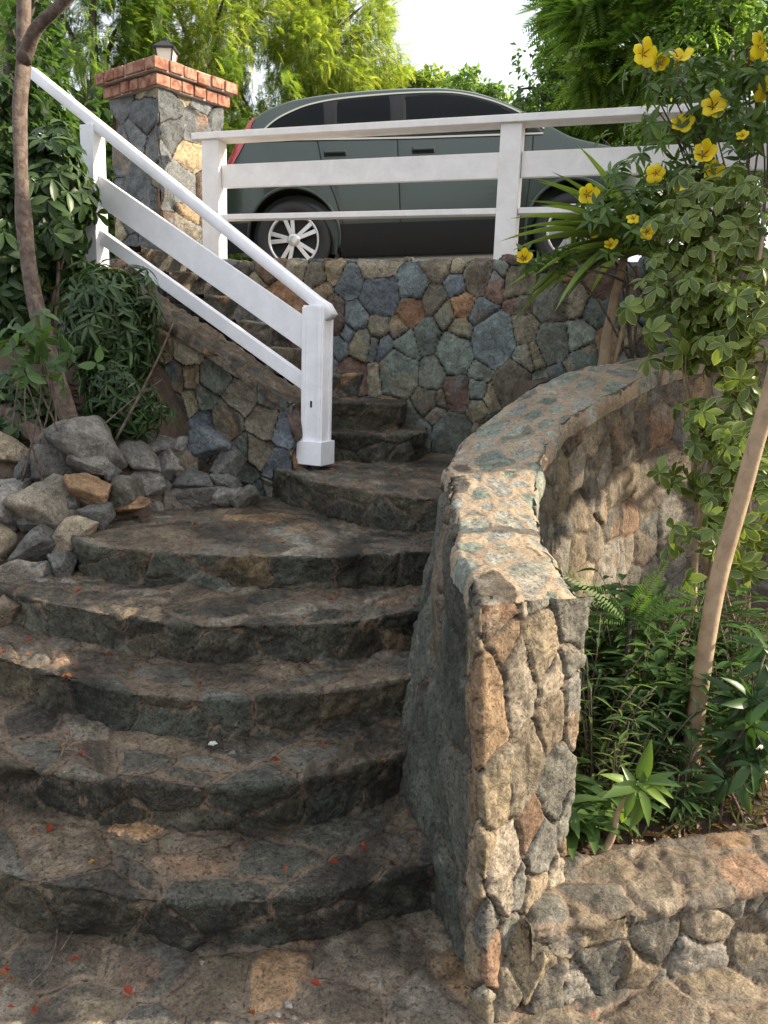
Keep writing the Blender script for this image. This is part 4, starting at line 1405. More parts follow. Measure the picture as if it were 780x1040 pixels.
# allamanda with yellow flowers
def flower_mesh(cup=0., wob=0.):
    fr = np.random.default_rng(int(cup * 100) + 55)
    pl_ = fr.uniform(.86, 1.1, 5); pz = fr.normal(0, .09, 5)
    V, T, C = [], [], []
    n = 7
    for k in range(5):
        a0 = k * 2 * pi / 5
        grid = []
        for i in range(n):
            t_ = i / (n - 1)
            rr = (.10 + .90 * t_ * pl_[k]) * (1 - .35 * cup * t_)
            half = (.22 + 1.05 * sin(pi * min(1, t_ * .80)) ** .8 * .62) * (1 if t_ < .95 else .62)
            row = []
            for j in range(5):
                u = (j - 2) / 2
                a = a0 + u * half * .75 + .22 * t_
                z = .10 * sin(t_ * 2.6) - .30 * (1 - t_) ** 2 - .10 * u * u * t_ + .09 * u * t_ - .10 * t_ ** 3 + (cup * .9 + pz[k]) * t_ ** 2 + .03 * sin(9 * u + k)* t_
                row.append(len(V))
                V.append([rr * cos(a) * (1 - .06 * u * u), rr * sin(a) * (1 - .06 * u * u), z])
                cc = np.array([.88, .74, .03]) * t_ + np.array([.75, .45, .01]) * (1 - t_)
                C.append(cc)
            grid.append(row)
        for i in range(n - 1):
            for j in range(4):
                T.append([grid[i][j], grid[i + 1][j], grid[i + 1][j + 1], grid[i][j + 1]])
    # throat tube
    b0 = len(V)
    m_ = 10
    for z, rr in ((-.28, .13), (-.6, .10), (-.95, .05)):
        for j in range(m_):
            V.append([rr * cos(j / m_ * 2 * pi), rr * sin(j / m_ * 2 * pi), z]); C.append([.55, .36, .03])
    for i in range(2):
        for j in range(m_):
            T.append([b0 + i * m_ + j, b0 + i * m_ + (j + 1) % m_, b0 + (i + 1) * m_ + (j + 1) % m_, b0 + (i + 1) * m_ + j])
    return raw_mesh('flower', np.array(V), np.array(T), True, {'rim': np.zeros(len(V))}, {'leaf': np.array(C)})
FMS = [flower_mesh(c_) for c_ in (0., .25, .6, .12, -.2)]
for q_ in FMS:
    q_.materials.append(M['petal'])
FM = FMS[0]
al = thing('allamanda', 'climbing shrub with large yellow trumpet flowers draped over the white fence', 'flowering shrub', (1.75, 4.3, 1.5))
r = np.random.default_rng(81)
FL = [(655, 54, 1), (690, 57, 1), (670, 64, .8), (766, 62, 1), (774, 46, 1), (725, 107, 1), (692, 126, .95), (715, 156, 1.1), (725, 173, .9), (667, 176, .7), (690, 188, .6),
      (597, 197, .9), (590, 228, .9), (599, 236, .8), (644, 221, .5), (657, 236, .6), (620, 248, .6), (532, 262, .8), (754, 137, .5), (778, 92, .9)]
fol = Fol(); stem = MB()
for i, (x, y, s) in enumerate(FL):
    Y = 3.75 + .25 * r.uniform() + (.35 if x < 640 else 0)
    p = at(x, y, Y)
    o = bpy.data.objects.new('flower', FMS[i % 5]); COL.objects.link(o); o.parent = al
    face = norm(np.array([r.normal(-.1, .5), -1.0, r.normal(.25, .45)]))
    o.location = p - base(al)
    o.rotation_mode = 'QUATERNION'
    o.rotation_quaternion = Vector(face).to_track_quat('Z', 'Y')
    sc_ = .062 * s * Y / 3.85
    o.scale = (sc_, sc_, sc_ * 1.0)
    bk_ = p - face * sc_ * .95
    foot = np.array([1.75, 4.3, 1.5]) + rdir(1, r)[0] * .1 if x > 640 else np.array([1.35, 4.5, 1.6])
    mid = bk_ * .6 + foot * .4 + np.array([.1, .05, .10])
    stem.tube(resample([foot, mid, bk_], 10), np.linspace(.008, .003, 10), 5, .1, i)
    k = 5
    whorls(fol, bk_[None] + rdir(2, r) * .05, rdir(2, r) * .5 + face, 5, LANCE, .075, .1, G_MID + [(.08, .14, .03)], r)
for (cx, cy, rx, ry, Y, dp, nw) in ((712, 120, 78, 58, 4.05, .25, 62), (700, 180, 80, 30, 4.1, .2, 34), (720, 130, 90, 60, 5.3, .2, 90), (650, 215, 50, 30, 4.1, .15, 40), (690, 75, 45, 25, 4.0, .15, 20), (765, 90, 30, 60, 3.9, .15, 30), (565, 262, 30, 12, 4.2, .06, 9)):
    s = pxm(Y)
    p, q = blob(nw, at(cx, cy, Y), np.array([rx * s, dp, ry * s]), r, 4, -.35, .2, int(cx))
    whorls(fol, p, norm(q) * .5 + np.array([-.1, -.25, .4]) + rdir(nw, r) * .6, 5, LANCE, .085, -.05, G_MID + [(.07, .12, .03)], r)
    for i in range(max(3, nw // 12)):
        e = p[r.integers(len(p))]
        foot = np.array([1.75, 4.35, 1.5])
        stem.tube(resample([foot, foot * .4 + e * .6 + np.array([.1, 0, .15]), e], 8), np.linspace(.009, .003, 8), 5, .1, i + 50)
fol.build('foliage', M['leaf'], al, True)
stem.build('stems', M['bark'], al, True)

# strap-leaved plant standing between the two walls
dp_ = thing('dracaena', 'strap-leaved plant on a ringed grey stem between the curved wall and the tall wall', 'plant', at(612, 372, 4.5))
b = MB()
limb(b, [at(612, 385, 4.5), at(616, 345, 4.48), at(624, 305, 4.45), at(634, 262, 4.4)], [.034, .03, .025, .02], 3, 10, .12, 24)
limb(b, [at(621, 380, 4.5), at(632, 335, 4.45), at(640, 300, 4.42), at(646, 270, 4.4)], [.014, .012, .01, .01], 4, 8)
b.build('stem', M['bark_pale'], dp_, True)
f = Fol(); r = np.random.default_rng(91)
hd = at(636, 258, 4.4)
n = 60
th_ = r.uniform(0, 2 * pi, n); el = r.uniform(-.1, 1.3, n)
d = np.stack([np.cos(th_) * np.cos(el), np.sin(th_) * np.cos(el) * .7 - .15, np.sin(el)], -1)
f.put(STRAP, hd + rdir(n, r) * .03, d, np.array([0, 0, 1.]), r.uniform(.38, .62, n), shades(n, [(.15, .22, .05), (.19, .27, .065), (.12, .18, .05)], r))
for k, (ex, ey) in enumerate([(536, 226), (548, 205), (545, 236), (560, 262), (575, 196), (552, 216), (590, 275)]):
    dd = at(ex, ey, 4.15) - hd
    L = np.linalg.norm(dd)
    f.put(STRAP, hd, dd / L + np.array([0, 0, .38]), np.array([0, 0, 1.]), L * 1.08, [(.19, .27, .07)])
f.build('leaves', M['leaf'], dp_, True)

# fern fronds against the outer face of the curved wall
FR = tpl_pinnate(26, .17, .17, .5, 1.4)
fr_ = thing('fern', 'bright green fern fronds against the curved wall', 'fern', (.95, 2.75, .3))
f = Fol(); r = np.random.default_rng(92)
rt = at(640, 632, 2.72)
for e, L in (((592, 585), 1), ((600, 605), .8), ((705, 598), 1), ((695, 615), .7), ((660, 590), .7), ((590, 630), .6)):
    dd = at(*e, 2.68) - rt
    f.put(FR, rt, norm(dd) + np.array([0, -.05, .35]), [0, -.4, 1.], np.linalg.norm(dd) * 1.25, [(.075, .15, .025)])
f.build('fronds', M['leaf'], fr_)
b = MB(); b.tube([rt - np.array([0, 0, .25]), rt], [.012, .008], 7); b.build('stem', M['bark_dark'], fr_)

# small leafy plants filling the bed
BED = []
r = np.random.default_rng(95)
for i, (x, y, h) in enumerate([(600, 640, .34), (640, 640, .36), (690, 650, .34), (600, 690, .34), (650, 690, .34), (605, 735, .30), (660, 735, .28), (700, 700, .32),
                               (745, 660, .36), (770, 690, .34), (760, 620, .34), (600, 605, .32), (640, 585, .3), (700, 590, .3), (730, 575, .3), (765, 590, .32), (665, 560, .3), (770, 550, .3), (720, 630, .3), (610, 580, .3), (625, 770, .24), (690, 770, .2), (590, 790, .18), (735, 610, .3), (670, 610, .3), (620, 610, .3)]):
    z = .32
    # stand on the bed where the plant's foot would be
    Y = 2.15 + (800 - y) * .0042
    p = at(x, y, Y)
    p[2] = bed(np.array([[p[0]]]), np.array([[p[1]]]))[0, 0]
    kd = i % 3
    t = thing('bed_plant', ['dark narrow-leaved bushy plant in the bed behind the planter wall', 'broader-leaved mid-green plant in the bed behind the planter wall', 'light green fine-leaved sprig in the bed behind the planter wall'][kd], 'plant', p, ['dark narrow-leaved bed plants', 'broader-leaved bed plants', 'light green fine-leaved sprigs'][kd])
    tpl_ = [NARROW, leaf_tpl(.17, 5, .12, .35), leaf_tpl(.07, 4, .12, .35)][kd]
    lsz = [1, 1.25, .8][kd]
    lcs = [G_GLOSS + [(.05, .095, .03)], [(.055, .11, .03), (.075, .135, .035), (.045, .09, .028)], [(.09, .14, .035), (.11, .16, .04), (.07, .115, .03)]][kd]
    f, b = Fol(), MB()
    ns = 9
    for q in range(ns):
        e = p + np.array([r.normal(0, .10), r.normal(0, .08), h * r.uniform(.6, 1.6)])
        b.tube(resample([p + np.array([r.normal(0, .03), r.normal(0, .03), -.02]), (p + e) / 2 + np.array([0, 0, .04]), e], 7), np.linspace(.004, .002, 7), 5)
        m_ = 15
        tt_ = np.linspace(.25, 1, m_)
        pos = p + (e - p) * tt_[:, None] + r.normal(0, .006, (m_, 3))
        th_ = np.arange(m_) * 2.4 + r.uniform(0, 6)
        d = np.stack([np.cos(th_), np.sin(th_), r.uniform(.1, .7, m_)], -1)
        f.put(tpl_, pos, d, [0, 0, 1.], lsz * r.uniform(.06, .105, m_), shades(m_, lcs, r))
    f.build('foliage', M['leaf'], t, True)
    b.build('stems', M['bark'], t, True)
    BED.append(t)
    if i in (5, 2):
        o = bpy.data.objects.new('flower', FM); COL.objects.link(o); o.parent = t
        o.location = at(*((584, 737) if i == 5 else (647, 686)), Y - .1) - p
        o.rotation_euler = (1.0, .2, .3); o.scale = (.014,) * 3

# broad-leaved plant at the right edge above the planter wall
p = np.array([1.12, 2.38, .2])
t = thing('glossy_plant', 'broad-leaved dark plant hanging over the soil at the lower right edge', 'plant', p)
f, b = Fol(), MB(); r = np.random.default_rng(97)
for q in range(16):
    e = at(r.uniform(722, 800), r.uniform(655, 800), 2.3 + r.uniform(-.08, .1))
    b.tube(resample([p + np.array([r.normal(0, .04), r.normal(0, .04), -.03]), p * .5 + e * .5 + np.array([0, 0, .06]), e], 7), np.linspace(.006, .003, 7), 5)
    whorls(f, e[None] + rdir(2, r) * .03, np.array([[r.normal(0, .4), -.4, .6], [r.normal(0, .5), -.5, .3]]), 7, leaf_tpl(.15, 5, .12, .35), .10, -.45, [(.032, .075, .02), (.045, .095, .025), (.025, .055, .016)], r)
f.build('foliage', M['leaf'], t, True); b.build('stems', M['bark'], t, True)

# bright young plant in front
p = atz(608, 868, .22)
t = thing('young_plant', 'bright yellow-green young plant leaning out of the soil above the planter wall', 'plant', p)
b = MB(); tip = at(648, 795, 2.02)
limb(b, [p + np.array([-.02, 0, -.04]), p + np.array([.03, 0, .05]), (p + tip) / 2 + np.array([.0, 0, .03]), tip], [.014, .012, .007, .004], 5, 8)
b.build('stem', M['bark_pale'], t, True)
f = Fol(); r = np.random.default_rng(98)
for k, (ex, ey, L) in enumerate([(686, 822, 1), (668, 846, .9), (645, 848, .8), (616, 806, .9), (610, 778, .8), (636, 766, .9), (662, 760, .9), (686, 776, .9), (628, 832, .7), (690, 800, .8), (655, 775, .6), (622, 792, 1), (674, 812, 1), (640, 822, 1), (650, 782, 1)]):
    dd = at(ex, ey, 1.96 + .04 * (k % 3)) - tip
    f.put(leaf_tpl(.15, 6, .12, .25), tip + r.normal(0, .008, 3) - np.array([0, 0, .02 * (k % 3)]), norm(dd) + np.array([0, 0, .15]), [0, -.5, 1.], np.linalg.norm(dd) * (.8 + .35 * r.uniform()), [(.075, .135, .03)] if k % 4 else [(.14, .22, .04)])
f.build('leaves', M['leaf'], t, True)

# wispy grass and leaf litter on the bed: nobody could count it
f = Fol(); n = 900
px = r.uniform(575, 780, n); pos = np.stack([r.uniform(.5, 2.0, n), r.uniform(2.06, 3.0, n)], -1)
pos = pos[pos[:, 1] > 2.06 + (pos[:, 0] - .5) * .26]
n = len(pos)
P3 = np.concatenate([pos, bed(pos[:, :1], pos[:, 1:])], 1)
f.put(leaf_tpl(.03, 4, .1, .5), P3, np.stack([r.normal(0, .5, n), r.normal(0, .5, n), np.ones(n)], -1), rdir(n, r), r.uniform(.05, .15, n), shades(n, [(.07, .10, .03), (.10, .10, .04), (.05, .08, .025)], r))
kind(f.build('grass', M['leaf']), 'stuff')
f = Fol(); n = 1500
pos = np.stack([r.uniform(.5, 2.2, n), r.uniform(2.04, 3.2, n)], -1)
pos = pos[pos[:, 1] > 2.02 + (pos[:, 0] - .5) * .27]
n = len(pos)
P3 = np.concatenate([pos, bed(pos[:, :1], pos[:, 1:]) + .008], 1)
f.put(OVATE, P3, np.stack([r.normal(0, 1, n), r.normal(0, 1, n), r.normal(.1, .15, n)], -1), np.array([0, 0, 1.]) + rdir(n, r) * .3, r.uniform(.02, .055, n), shades(n, [(.16, .085, .04), (.10, .06, .035), (.22, .12, .05)], r))
kind(f.build('leaf_litter', M['leaf']), 'stuff')
f = Fol(); n = 1600
x_ = r.uniform(-2.4, -.75, n); y_ = toe(x_) + r.uniform(.05, 1.2, n)
ok = y_ < (4.38 - (x_ + .39) * .496) - .3
x_, y_ = x_[ok], y_[ok]; n = len(x_)
f.put(OVATE, np.stack([x_, y_, bank(x_, y_) + .01], -1), np.stack([r.normal(0, 1, n), r.normal(0, 1, n), r.normal(.1, .2, n)], -1), np.array([0, 0, 1.]) + rdir(n, r) * .3, r.uniform(.02, .06, n), shades(n, [(.12, .075, .04), (.08, .05, .03), (.16, .10, .05)], r))
kind(f.build('leaf_litter', M['leaf']), 'stuff')

# ---------------------------------------------------------------- fallen petals and twigs on the steps
PETAL = leaf_tpl(.33, 3, .25, -.15, False, 'obov')
LIT = [(195, 534, 'D'), (235, 535, 'D'), (320, 539, 'D'), (286, 552, 'D'), (360, 532, 'D'), (77, 602, 'E'), (195, 621, 'E'), (340, 610, 'E'), (107, 665, 'F'), (32, 665, 'F'), (6, 662, 'F'), (25, 652, 'F'),
       (70, 688, 'F'), (302, 676, 'F'), (314, 671, 'F'), (242, 698, 'F'), (75, 676, 'F'), (205, 694, 'F'), (72, 748, 'G'), (61, 759, 'G'), (84, 766, 'G'), (150, 776, 'G'), (330, 756, 'G'), (285, 772, 'G'), (385, 773, 'G'), (230, 745, 'G'),
       (35, 846, 'H'), (105, 873, 'H'), (90, 876, 'H'), (48, 846, 'H'), (290, 887, 'H'), (345, 877, 'H'), (370, 862, 'H'), (10, 838, 'H'), (250, 858, 'H'),
       (12, 985, 'I'), (8, 992, 'I'), (15, 1023, 'I'), (35, 1023, 'I'), (50, 1018, 'I'), (77, 974, 'I'), (327, 1002, 'I'), (250, 1028, 'I'), (605, 1031, 'I'), (130, 1012, 'I'), (380, 470, 'C'), (340, 478, 'C'), (425, 468, 'C'), (405, 484, 'C')]
WHERE = {'C': 'on the narrow top landing beside the newel post', 'D': 'on the widest upper tread below the landing', 'E': 'on the tread under the widest upper step', 'F': 'on the tread in the middle of the flight', 'G': 'on the third tread from the bottom', 'H': 'on the lowest tread of the steps', 'I': 'on the paving at the foot of the steps'}
ZT = {k: v[0] for k, v in NOSE.items()}; ZT['I'] = 0
r = np.random.default_rng(111)
for i, (x, y, k) in enumerate(LIT):
    p = atz(x, y, ZT[k] + .016)
    f = Fol()
    yel = i in (28, 19)
    col = (.40, .22, .03) if yel else ((.26, .040, .014) if i % 3 else (.22, .075, .025))
    for q in range(1 if i % 4 else 2):
        a = r.uniform(0, 6.28)
        f.put(PETAL, p + np.array([q * .012, 0, .002 * q]), [[cos(a), sin(a), .12]], np.array([0, 0, 1.]) + rdir(1, r)[0] * .4, [r.uniform(.014, .034)], [col])
    o = f.build('fallen_petal', M['petal'], None, True)
    tag(o, ('curled yellow petal fallen ' if yel else 'curled orange-red petal fallen ') + WHERE[k], 'petal', 'fallen petals ' + WHERE[k])
f = Fol(); p = atz(216, 757, .345)
for q in range(5):
    a = q * 2 * pi / 5
    f.put(PETAL, p, [[cos(a), sin(a), .2]], [0, 0, 1.], [.018], [(.75, .75, .75)])
tag(f.build('fallen_blossom', M['petal'], None, True), 'tiny white blossom lying on the third tread from the bottom', 'blossom')
for i, (pts, k) in enumerate([([(62, 768), (70, 745), (66, 735)], 'G'), ([(50, 762), (75, 762), (96, 772)], 'G'), ([(45, 890), (58, 935), (52, 975), (30, 1000)], 'I'), ([(40, 905), (70, 915), (78, 935), (62, 965)], 'I')]):
    b = MB()
    limb(b, [atz(x, y, ZT[k] + .022 + (.10 if (k == 'I' and j < 1) else 0)) for j, (x, y) in enumerate(pts)], [.0035, .003, .0015], 120 + i, 5, .1)
    tag(b.build('twig', M['bark'], smooth=True), ['short dark twig pointing up the third tread from the bottom', 'dark twig lying across beside the yellow petal on the third tread', 'thin vine stem trailing off the lowest step at left', 'second thin vine looping over the lowest step edge'][i], 'twig')
for i, (x, y, s) in enumerate([(292, 1020, .03), (283, 1030, .022), (300, 1034, .02), (205, 978, .016)]):
    p = atz(x, y, .012)
    tag(rock('pebble', p, (s, s * .9, s * .7), 700 + i, LT, .2, sub=3), 'small pale pebble on the paving at the foot of the steps', 'pebble', 'pale pebbles at the foot of the steps')
# ---------------------------------------------------------------- the car
cr_, cf_ = at(300, 245, 7.9), at(578, 236, 7.9)
cx_ = norm(cf_ - cr_)
cy_ = norm(np.cross(np.array([0, 0, 1.]), cx_)); cz_ = np.cross(cx_, cy_)
org = (cr_ + cf_) / 2 - cz_ * .345 + cy_ * .80
car = thing('parked_car', 'dark grey-green sport utility car parked side-on behind the white fence', 'car', org)
car.rotation_euler = Matrix((cx_, cy_, cz_)).transposed().to_euler()
def cobj(name, V, F, mat, parent=None, smooth=True):
    return obj(name, raw_mesh(name, np.asarray(V, float), F, smooth), mat, parent or car)
PAINT, nn_, bb_ = newmat('car_paint')
bb_.inputs['Base Color'].default_value = (.085, .115, .105, 1)
bb_.inputs['Metallic'].default_value = .55
bb_.inputs['Roughness'].default_value = .30
bb_.inputs['Coat Weight'].default_value = .35
bb_.inputs['Coat Roughness'].default_value = .03
fl = noise(nn_, 900, 2, .5)
c = mixc(nn_, 'MULTIPLY', 1.0, (.050, .064, .054), ramp(nn_, fl.outputs[0], [(.3, .85), (.7, 1.2)]).outputs[0])
nn_.links.new(c, bb_.inputs['Base Color'])
def car_glass(name, tint, gl_):
    mt, n, b_ = newmat(name)
    n.nodes.remove(b_)
    tr = n.nodes.new('ShaderNodeBsdfTransparent'); tr.inputs[0].default_value = (*tint, 1)
    go = n.nodes.new('ShaderNodeBsdfGlossy'); go.inputs['Roughness'].default_value = .02; go.inputs[0].default_value = (.9, .95, .95, 1)
    fr = n.nodes.new('ShaderNodeFresnel'); fr.inputs[0].default_value = 1.4
    mu = N(n, 'ShaderNodeMath', operation='MULTIPLY'); n.links.new(fr.outputs[0], mu.inputs[0]); mu.inputs[1].default_value = gl_
    mx = n.nodes.new('ShaderNodeMixShader'); n.links.new(mu.outputs[0], mx.inputs[0]); n.links.new(tr.outputs[0], mx.inputs[1]); n.links.new(go.outputs[0], mx.inputs[2])
    n.links.new(mx.outputs[0], n.nodes['Material Output'].inputs[0])
    return mt
GLASS = car_glass('privacy_glass', (.10, .11, .10), .5)
GLASSF = car_glass('front_glass', (.40, .43, .40), .55)
PLAST = plain('black_plastic', (.012, .0125, .013), .55, spec=.25, nscale=40, namt=.2)
RUBBER = plain('tyre_rubber', (.018, .018, .018), .8)
ALLOY = plain('alloy_wheel', (.55, .55, .55), .28, metal=.9, nscale=30, namt=.1)
DARKM = plain('dark_metal', (.03, .03, .03), .5, metal=.6)
CHROME = plain('champagne_trim', (.42, .40, .33), .3, metal=.7)
RED = plain('tail_lamp_red', (.42, .018, .015), .15, spec=.6, coat=.8)
SEAM = plain('door_gap', (.008, .009, .009), .8)

ZT_ = np.array([(-2.03, .66), (-2.02, .80), (-1.99, .96), (-1.93, 1.10), (-1.85, 1.23), (-1.72, 1.42), (-1.55, 1.56), (-1.3, 1.66), (-1.0, 1.705), (-.6, 1.735), (-.2, 1.745), (.15, 1.735),
                (.4, 1.69), (.65, 1.60), (.9, 1.46), (1.1, 1.335), (1.27, 1.23), (1.45, 1.18), (1.8, 1.10), (2.05, .99), (2.2, .84), (2.27, .6)])
def zt_(x): return np.interp(x, ZT_[:, 0], ZT_[:, 1])
WZ = np.array([(.15, .79), (.3, .86), (.46, .895), (.62, .905), (.85, .908), (.98, .902), (1.06, .885), (1.22, .855), (1.45, .765), (1.62, .675), (1.76, .58)])
def wz(z): return np.interp(z, WZ[:, 0], WZ[:, 1])
def ex_(x):
    x = np.asarray(x, float)
    return 1 - .26 * (np.clip(-1.35 - x, 0, 1) / .68) ** 2.2 - .30 * (np.clip(x - 1.55, 0, 1) / .72) ** 2.0
def on(x, z, off=0.):
    return np.array([x, -(wz(z) * ex_(x) + off), z])
xs = np.concatenate([np.linspace(-2.03, -1.5, 26)[:-1], np.linspace(-1.5, 1.9, 70), np.linspace(1.9, 2.27, 16)[1:]])
zts = zt_(xs)
zts = np.convolve(np.pad(zts, 2, 'edge'), [.1, .2, .4, .2, .1], 'valid')
secs = []
NSD, NTP = 26, 12
for x, z1 in zip(xs, zts):
    zb = .24 + .14 * max(0, (-1.5 - x) / .5) + .1 * max(0, (x - 1.8) / .4)
    zs = z1 - min(.075, .3 * (z1 - zb))
    s = [(-wz(z) * ex_(x), z) for z in np.linspace(zb, zs, NSD)]
    y1 = s[-1][0]
    for i in range(1, NTP + 1):
        ph = i / NTP * pi / 2
        s.append((y1 * cos(ph) ** .55 if i < NTP else 0, zs + (z1 - zs) * sin(ph)))
    full = s + [(-y, z) for y, z in s[-2::-1]]
    secs.append([(x, y, z) for y, z in full])
V = np.array(secs); k = V.shape[1]
idx = np.arange(V.shape[0] * k).reshape(V.shape[:2])
F = np.stack([idx[:-1, :-1], idx[1:, :-1], idx[1:, 1:], idx[:-1, 1:]], -1).reshape(-1, 4)
bot = np.stack([idx[:-1, -1], idx[1:, -1], idx[1:, 0], idx[:-1, 0]], -1)
me = raw_mesh('body', V.reshape(-1, 3), [np.vstack([F, bot]), idx[0][None, :], idx[-1][None, ::-1]], True)
bm = bmesh.new(); bm.from_mesh(me); bmesh.ops.recalc_face_normals(bm, faces=bm.faces); bm.to_mesh(me); bm.free()
body = obj('body', me, PAINT, car)
cut = bmesh.new()
for hx in (-1.3, 1.3):
    for sy in (-1, 1):
        bmesh.ops.create_cone(cut, cap_ends=True, segments=56, radius1=.425, radius2=.425, depth=.5,
                              matrix=Matrix.Translation((hx, sy * .82, .375)) @ Matrix.Rotation(pi / 2, 4, 'X'))
DT = np.array([(-1.58, 1.285), (-1.45, 1.40), (-1.3, 1.485), (-1.1, 1.56), (-.8, 1.61), (-.3, 1.64), (.1, 1.64), (.35, 1.605), (.6, 1.525), (.8, 1.425), (.97, 1.315), (1.04, 1.245)])
def dtop(x): return float(np.interp(x, DT[:, 0], DT[:, 1]))
BZ = lambda x: 1.215 + .018 * max(0, (-x - .2))
for f_ in cut.faces:
    f_.material_index = 0
for x0, x1 in ((-1.44, -.97), (-.86, -.36), (-.22, .90)):
    X_ = np.linspace(x0, x1, 14)
    poly = [(x, dtop(x) - .03) for x in X_] + [(x, BZ(x) + .025) for x in X_[::-1]]
    vv_ = [[cut.verts.new((x, y, z)) for x, z in poly] for y in (-1.2, 1.2)]
    k_ = len(poly)
    fs2 = [cut.faces.new([vv_[0][i], vv_[0][(i + 1) % k_], vv_[1][(i + 1) % k_], vv_[1][i]]) for i in range(k_)]
    fs2 += [cut.faces.new(vv_[0][::-1]), cut.faces.new(vv_[1])]
    for f_ in fs2:
        f_.material_index = 1
bmesh.ops.recalc_face_normals(cut, faces=cut.faces)
cm = bpy.data.meshes.new('cut'); cut.to_mesh(cm); cut.free()
CABIN = plain('cabin_lining', (.03, .029, .027), .8)
for q_ in (PAINT, CABIN):
    cm.materials.append(q_)
body.data.materials.append(CABIN)
co_ = bpy.data.objects.new('cut', cm); COL.objects.link(co_); co_.parent = car
md = body.modifiers.new('arches', 'BOOLEAN'); md.object = co_; md.operation = 'DIFFERENCE'; md.solver = 'EXACT'
bpy.context.view_layer.update()
nm = bpy.data.meshes.new_from_object(body.evaluated_get(bpy.context.evaluated_depsgraph_get()))
body.modifiers.clear(); body.data = nm; nm.name = 'body'
bpy.data.objects.remove(co_)

def patch(name, top_pts, bot_pts, mat, off=.006, n=24, parent=None, rows=6):
    """panel on the near side between two (x,z) polylines"""
    a, b_ = resample(np.array(top_pts), n), resample(np.array(bot_pts), n)
    V = []
    for i in range(n):
        for j in range(rows):
            t_ = j / (rows - 1)
            x, z = a[i] * (1 - t_) + b_[i] * t_
            e = off if 0 < i < n - 1 and 0 < j < rows - 1 else off * .3
            V.append(on(x, z, off if (0 < i < n - 1 and 0 < j < rows - 1) else off - .004))
    idx = np.arange(n * rows).reshape(n, rows)
    F = np.stack([idx[:-1, :-1], idx[:-1, 1:], idx[1:, 1:], idx[1:, :-1]], -1).reshape(-1, 4)
    return cobj(name, V, F, mat, parent)
def ribbon(name, pts, w_, mat, off=.003, parent=None, n=40):
    P = resample(np.array(pts), n)
    T = norm(np.gradient(P, axis=0)); Nn = np.stack([-T[:, 1], T[:, 0]], 1)
    V = [on(*(p + q * w_ / 2), off) for p, q in zip(P, Nn)] + [on(*(p - q * w_ / 2), off) for p, q in zip(P, Nn)]
    F = [[i, i + 1, n + i + 1, n + i] for i in range(n - 1)]
    return cobj(name, V, F, mat, parent)
def top_line(x0, x1): return [(x, dtop(x)) for x in np.linspace(x0, x1, 14)]
def bot_line(x0, x1): return [(x, BZ(x)) for x in np.linspace(x0, x1, 14)]
for x0, x1 in ((-.985, -.85), (-.37, -.215)):
    patch('window_pillar', top_line(x0, x1), bot_line(x0, x1), PLAST, .012, 10)
for sx_ in (-.62, .25):
    for sy_ in (-.36, .36):
        b = MB()
        b.box((sx_, sy_, 1.18), (.16, .46, .44)); b.box((sx_ - .02, sy_, 1.46), (.10, .24, .14))
        b.build('seat', CABIN, car, off=np.zeros(3), bevel=.04)
patch('quarter_window', top_line(-1.53, -.95), [(x, z + .012) for x, z in bot_line(-1.53, -.95)], GLASS, .010)
dr = patch('door', [(x, BZ(x) - .02) for x in np.linspace(-1.02, -.315, 12)], [(x, .50) for x in np.linspace(-.82, -.305, 12)], PAINT, .004, 24)
patch('window', [(x, z - .012) for x, z in top_line(-.88, -.34)], [(x, z + .012) for x, z in bot_line(-.88, -.34)], GLASS, .010, parent=dr)
df = patch('door', [(x, BZ(x) - .02) for x in np.linspace(-.295, .93, 14)], [(x, .50) for x in np.linspace(-.285, .84, 14)], PAINT, .004, 28)
patch('window', [(x, z - .012) for x, z in top_line(-.24, .96)], [(x, z + .012) for x, z in bot_line(-.24, .96)], GLASSF, .010, 40, parent=df)
ribbon('trim', [(x, z + .006) for x, z in DT] , .016, CHROME, .013, n=80)
ribbon('trim', [(x, BZ(x) - .006) for x in np.linspace(-1.56, 1.03, 12)], .016, CHROME, .012, n=60)
ribbon('door_gap', [(-.305, 1.20), (-.30, .9), (-.295, .47)], .012, SEAM, .005)
ribbon('door_gap', [(.94, 1.19), (.915, .9), (.855, .47)], .012, SEAM, .005)
ribbon('door_gap', [(-1.04, 1.21), (-.99, .95), (-.90, .72), (-.83, .47)], .012, SEAM, .005)
# panes on the far side
for x0, x1, g_ in ((-1.53, -.95, GLASS), (-.88, -.34, GLASS), (-.24, .96, GLASSF)):
    pn = patch('window', [(x, z - .012) for x, z in top_line(x0, x1)], [(x, z + .012) for x, z in bot_line(x0, x1)], g_, .010, 30)
    for v_ in pn.data.vertices:
        v_.co.y = -v_.co.y
# lower dark sill and bumper band
patch('sill', [(x, .47) for x in np.linspace(-.86, .86, 12)], [(x, .19) for x in np.linspace(-.86, .86, 12)], PLAST, .014, 30)
patch('rear_bumper', [(x, .52) for x in np.linspace(-2.0, -1.74, 12)], [(x, .26) for x in np.linspace(-1.98, -1.74, 12)], PLAST, .014, 16)
patch('front_bumper', [(x, .50) for x in np.linspace(1.74, 2.2, 12)], [(x, .26) for x in np.linspace(1.74, 2.15, 12)], PLAST, .014, 16)
# tail lamp wrapping the rear corner
tl = []
zs_ = np.linspace(.98, 1.46, 14)
xr = np.interp(zs_, ZT_[:7, 1], ZT_[:7, 0])
patch('tail_lamp', [(x + .045, z) for x, z in zip(xr, zs_)], [(x + .045 + .085 * sin(pi * (.15 + .8 * i / 13)), z) for i, (x, z) in enumerate(zip(xr, zs_))], RED, .012, 20)
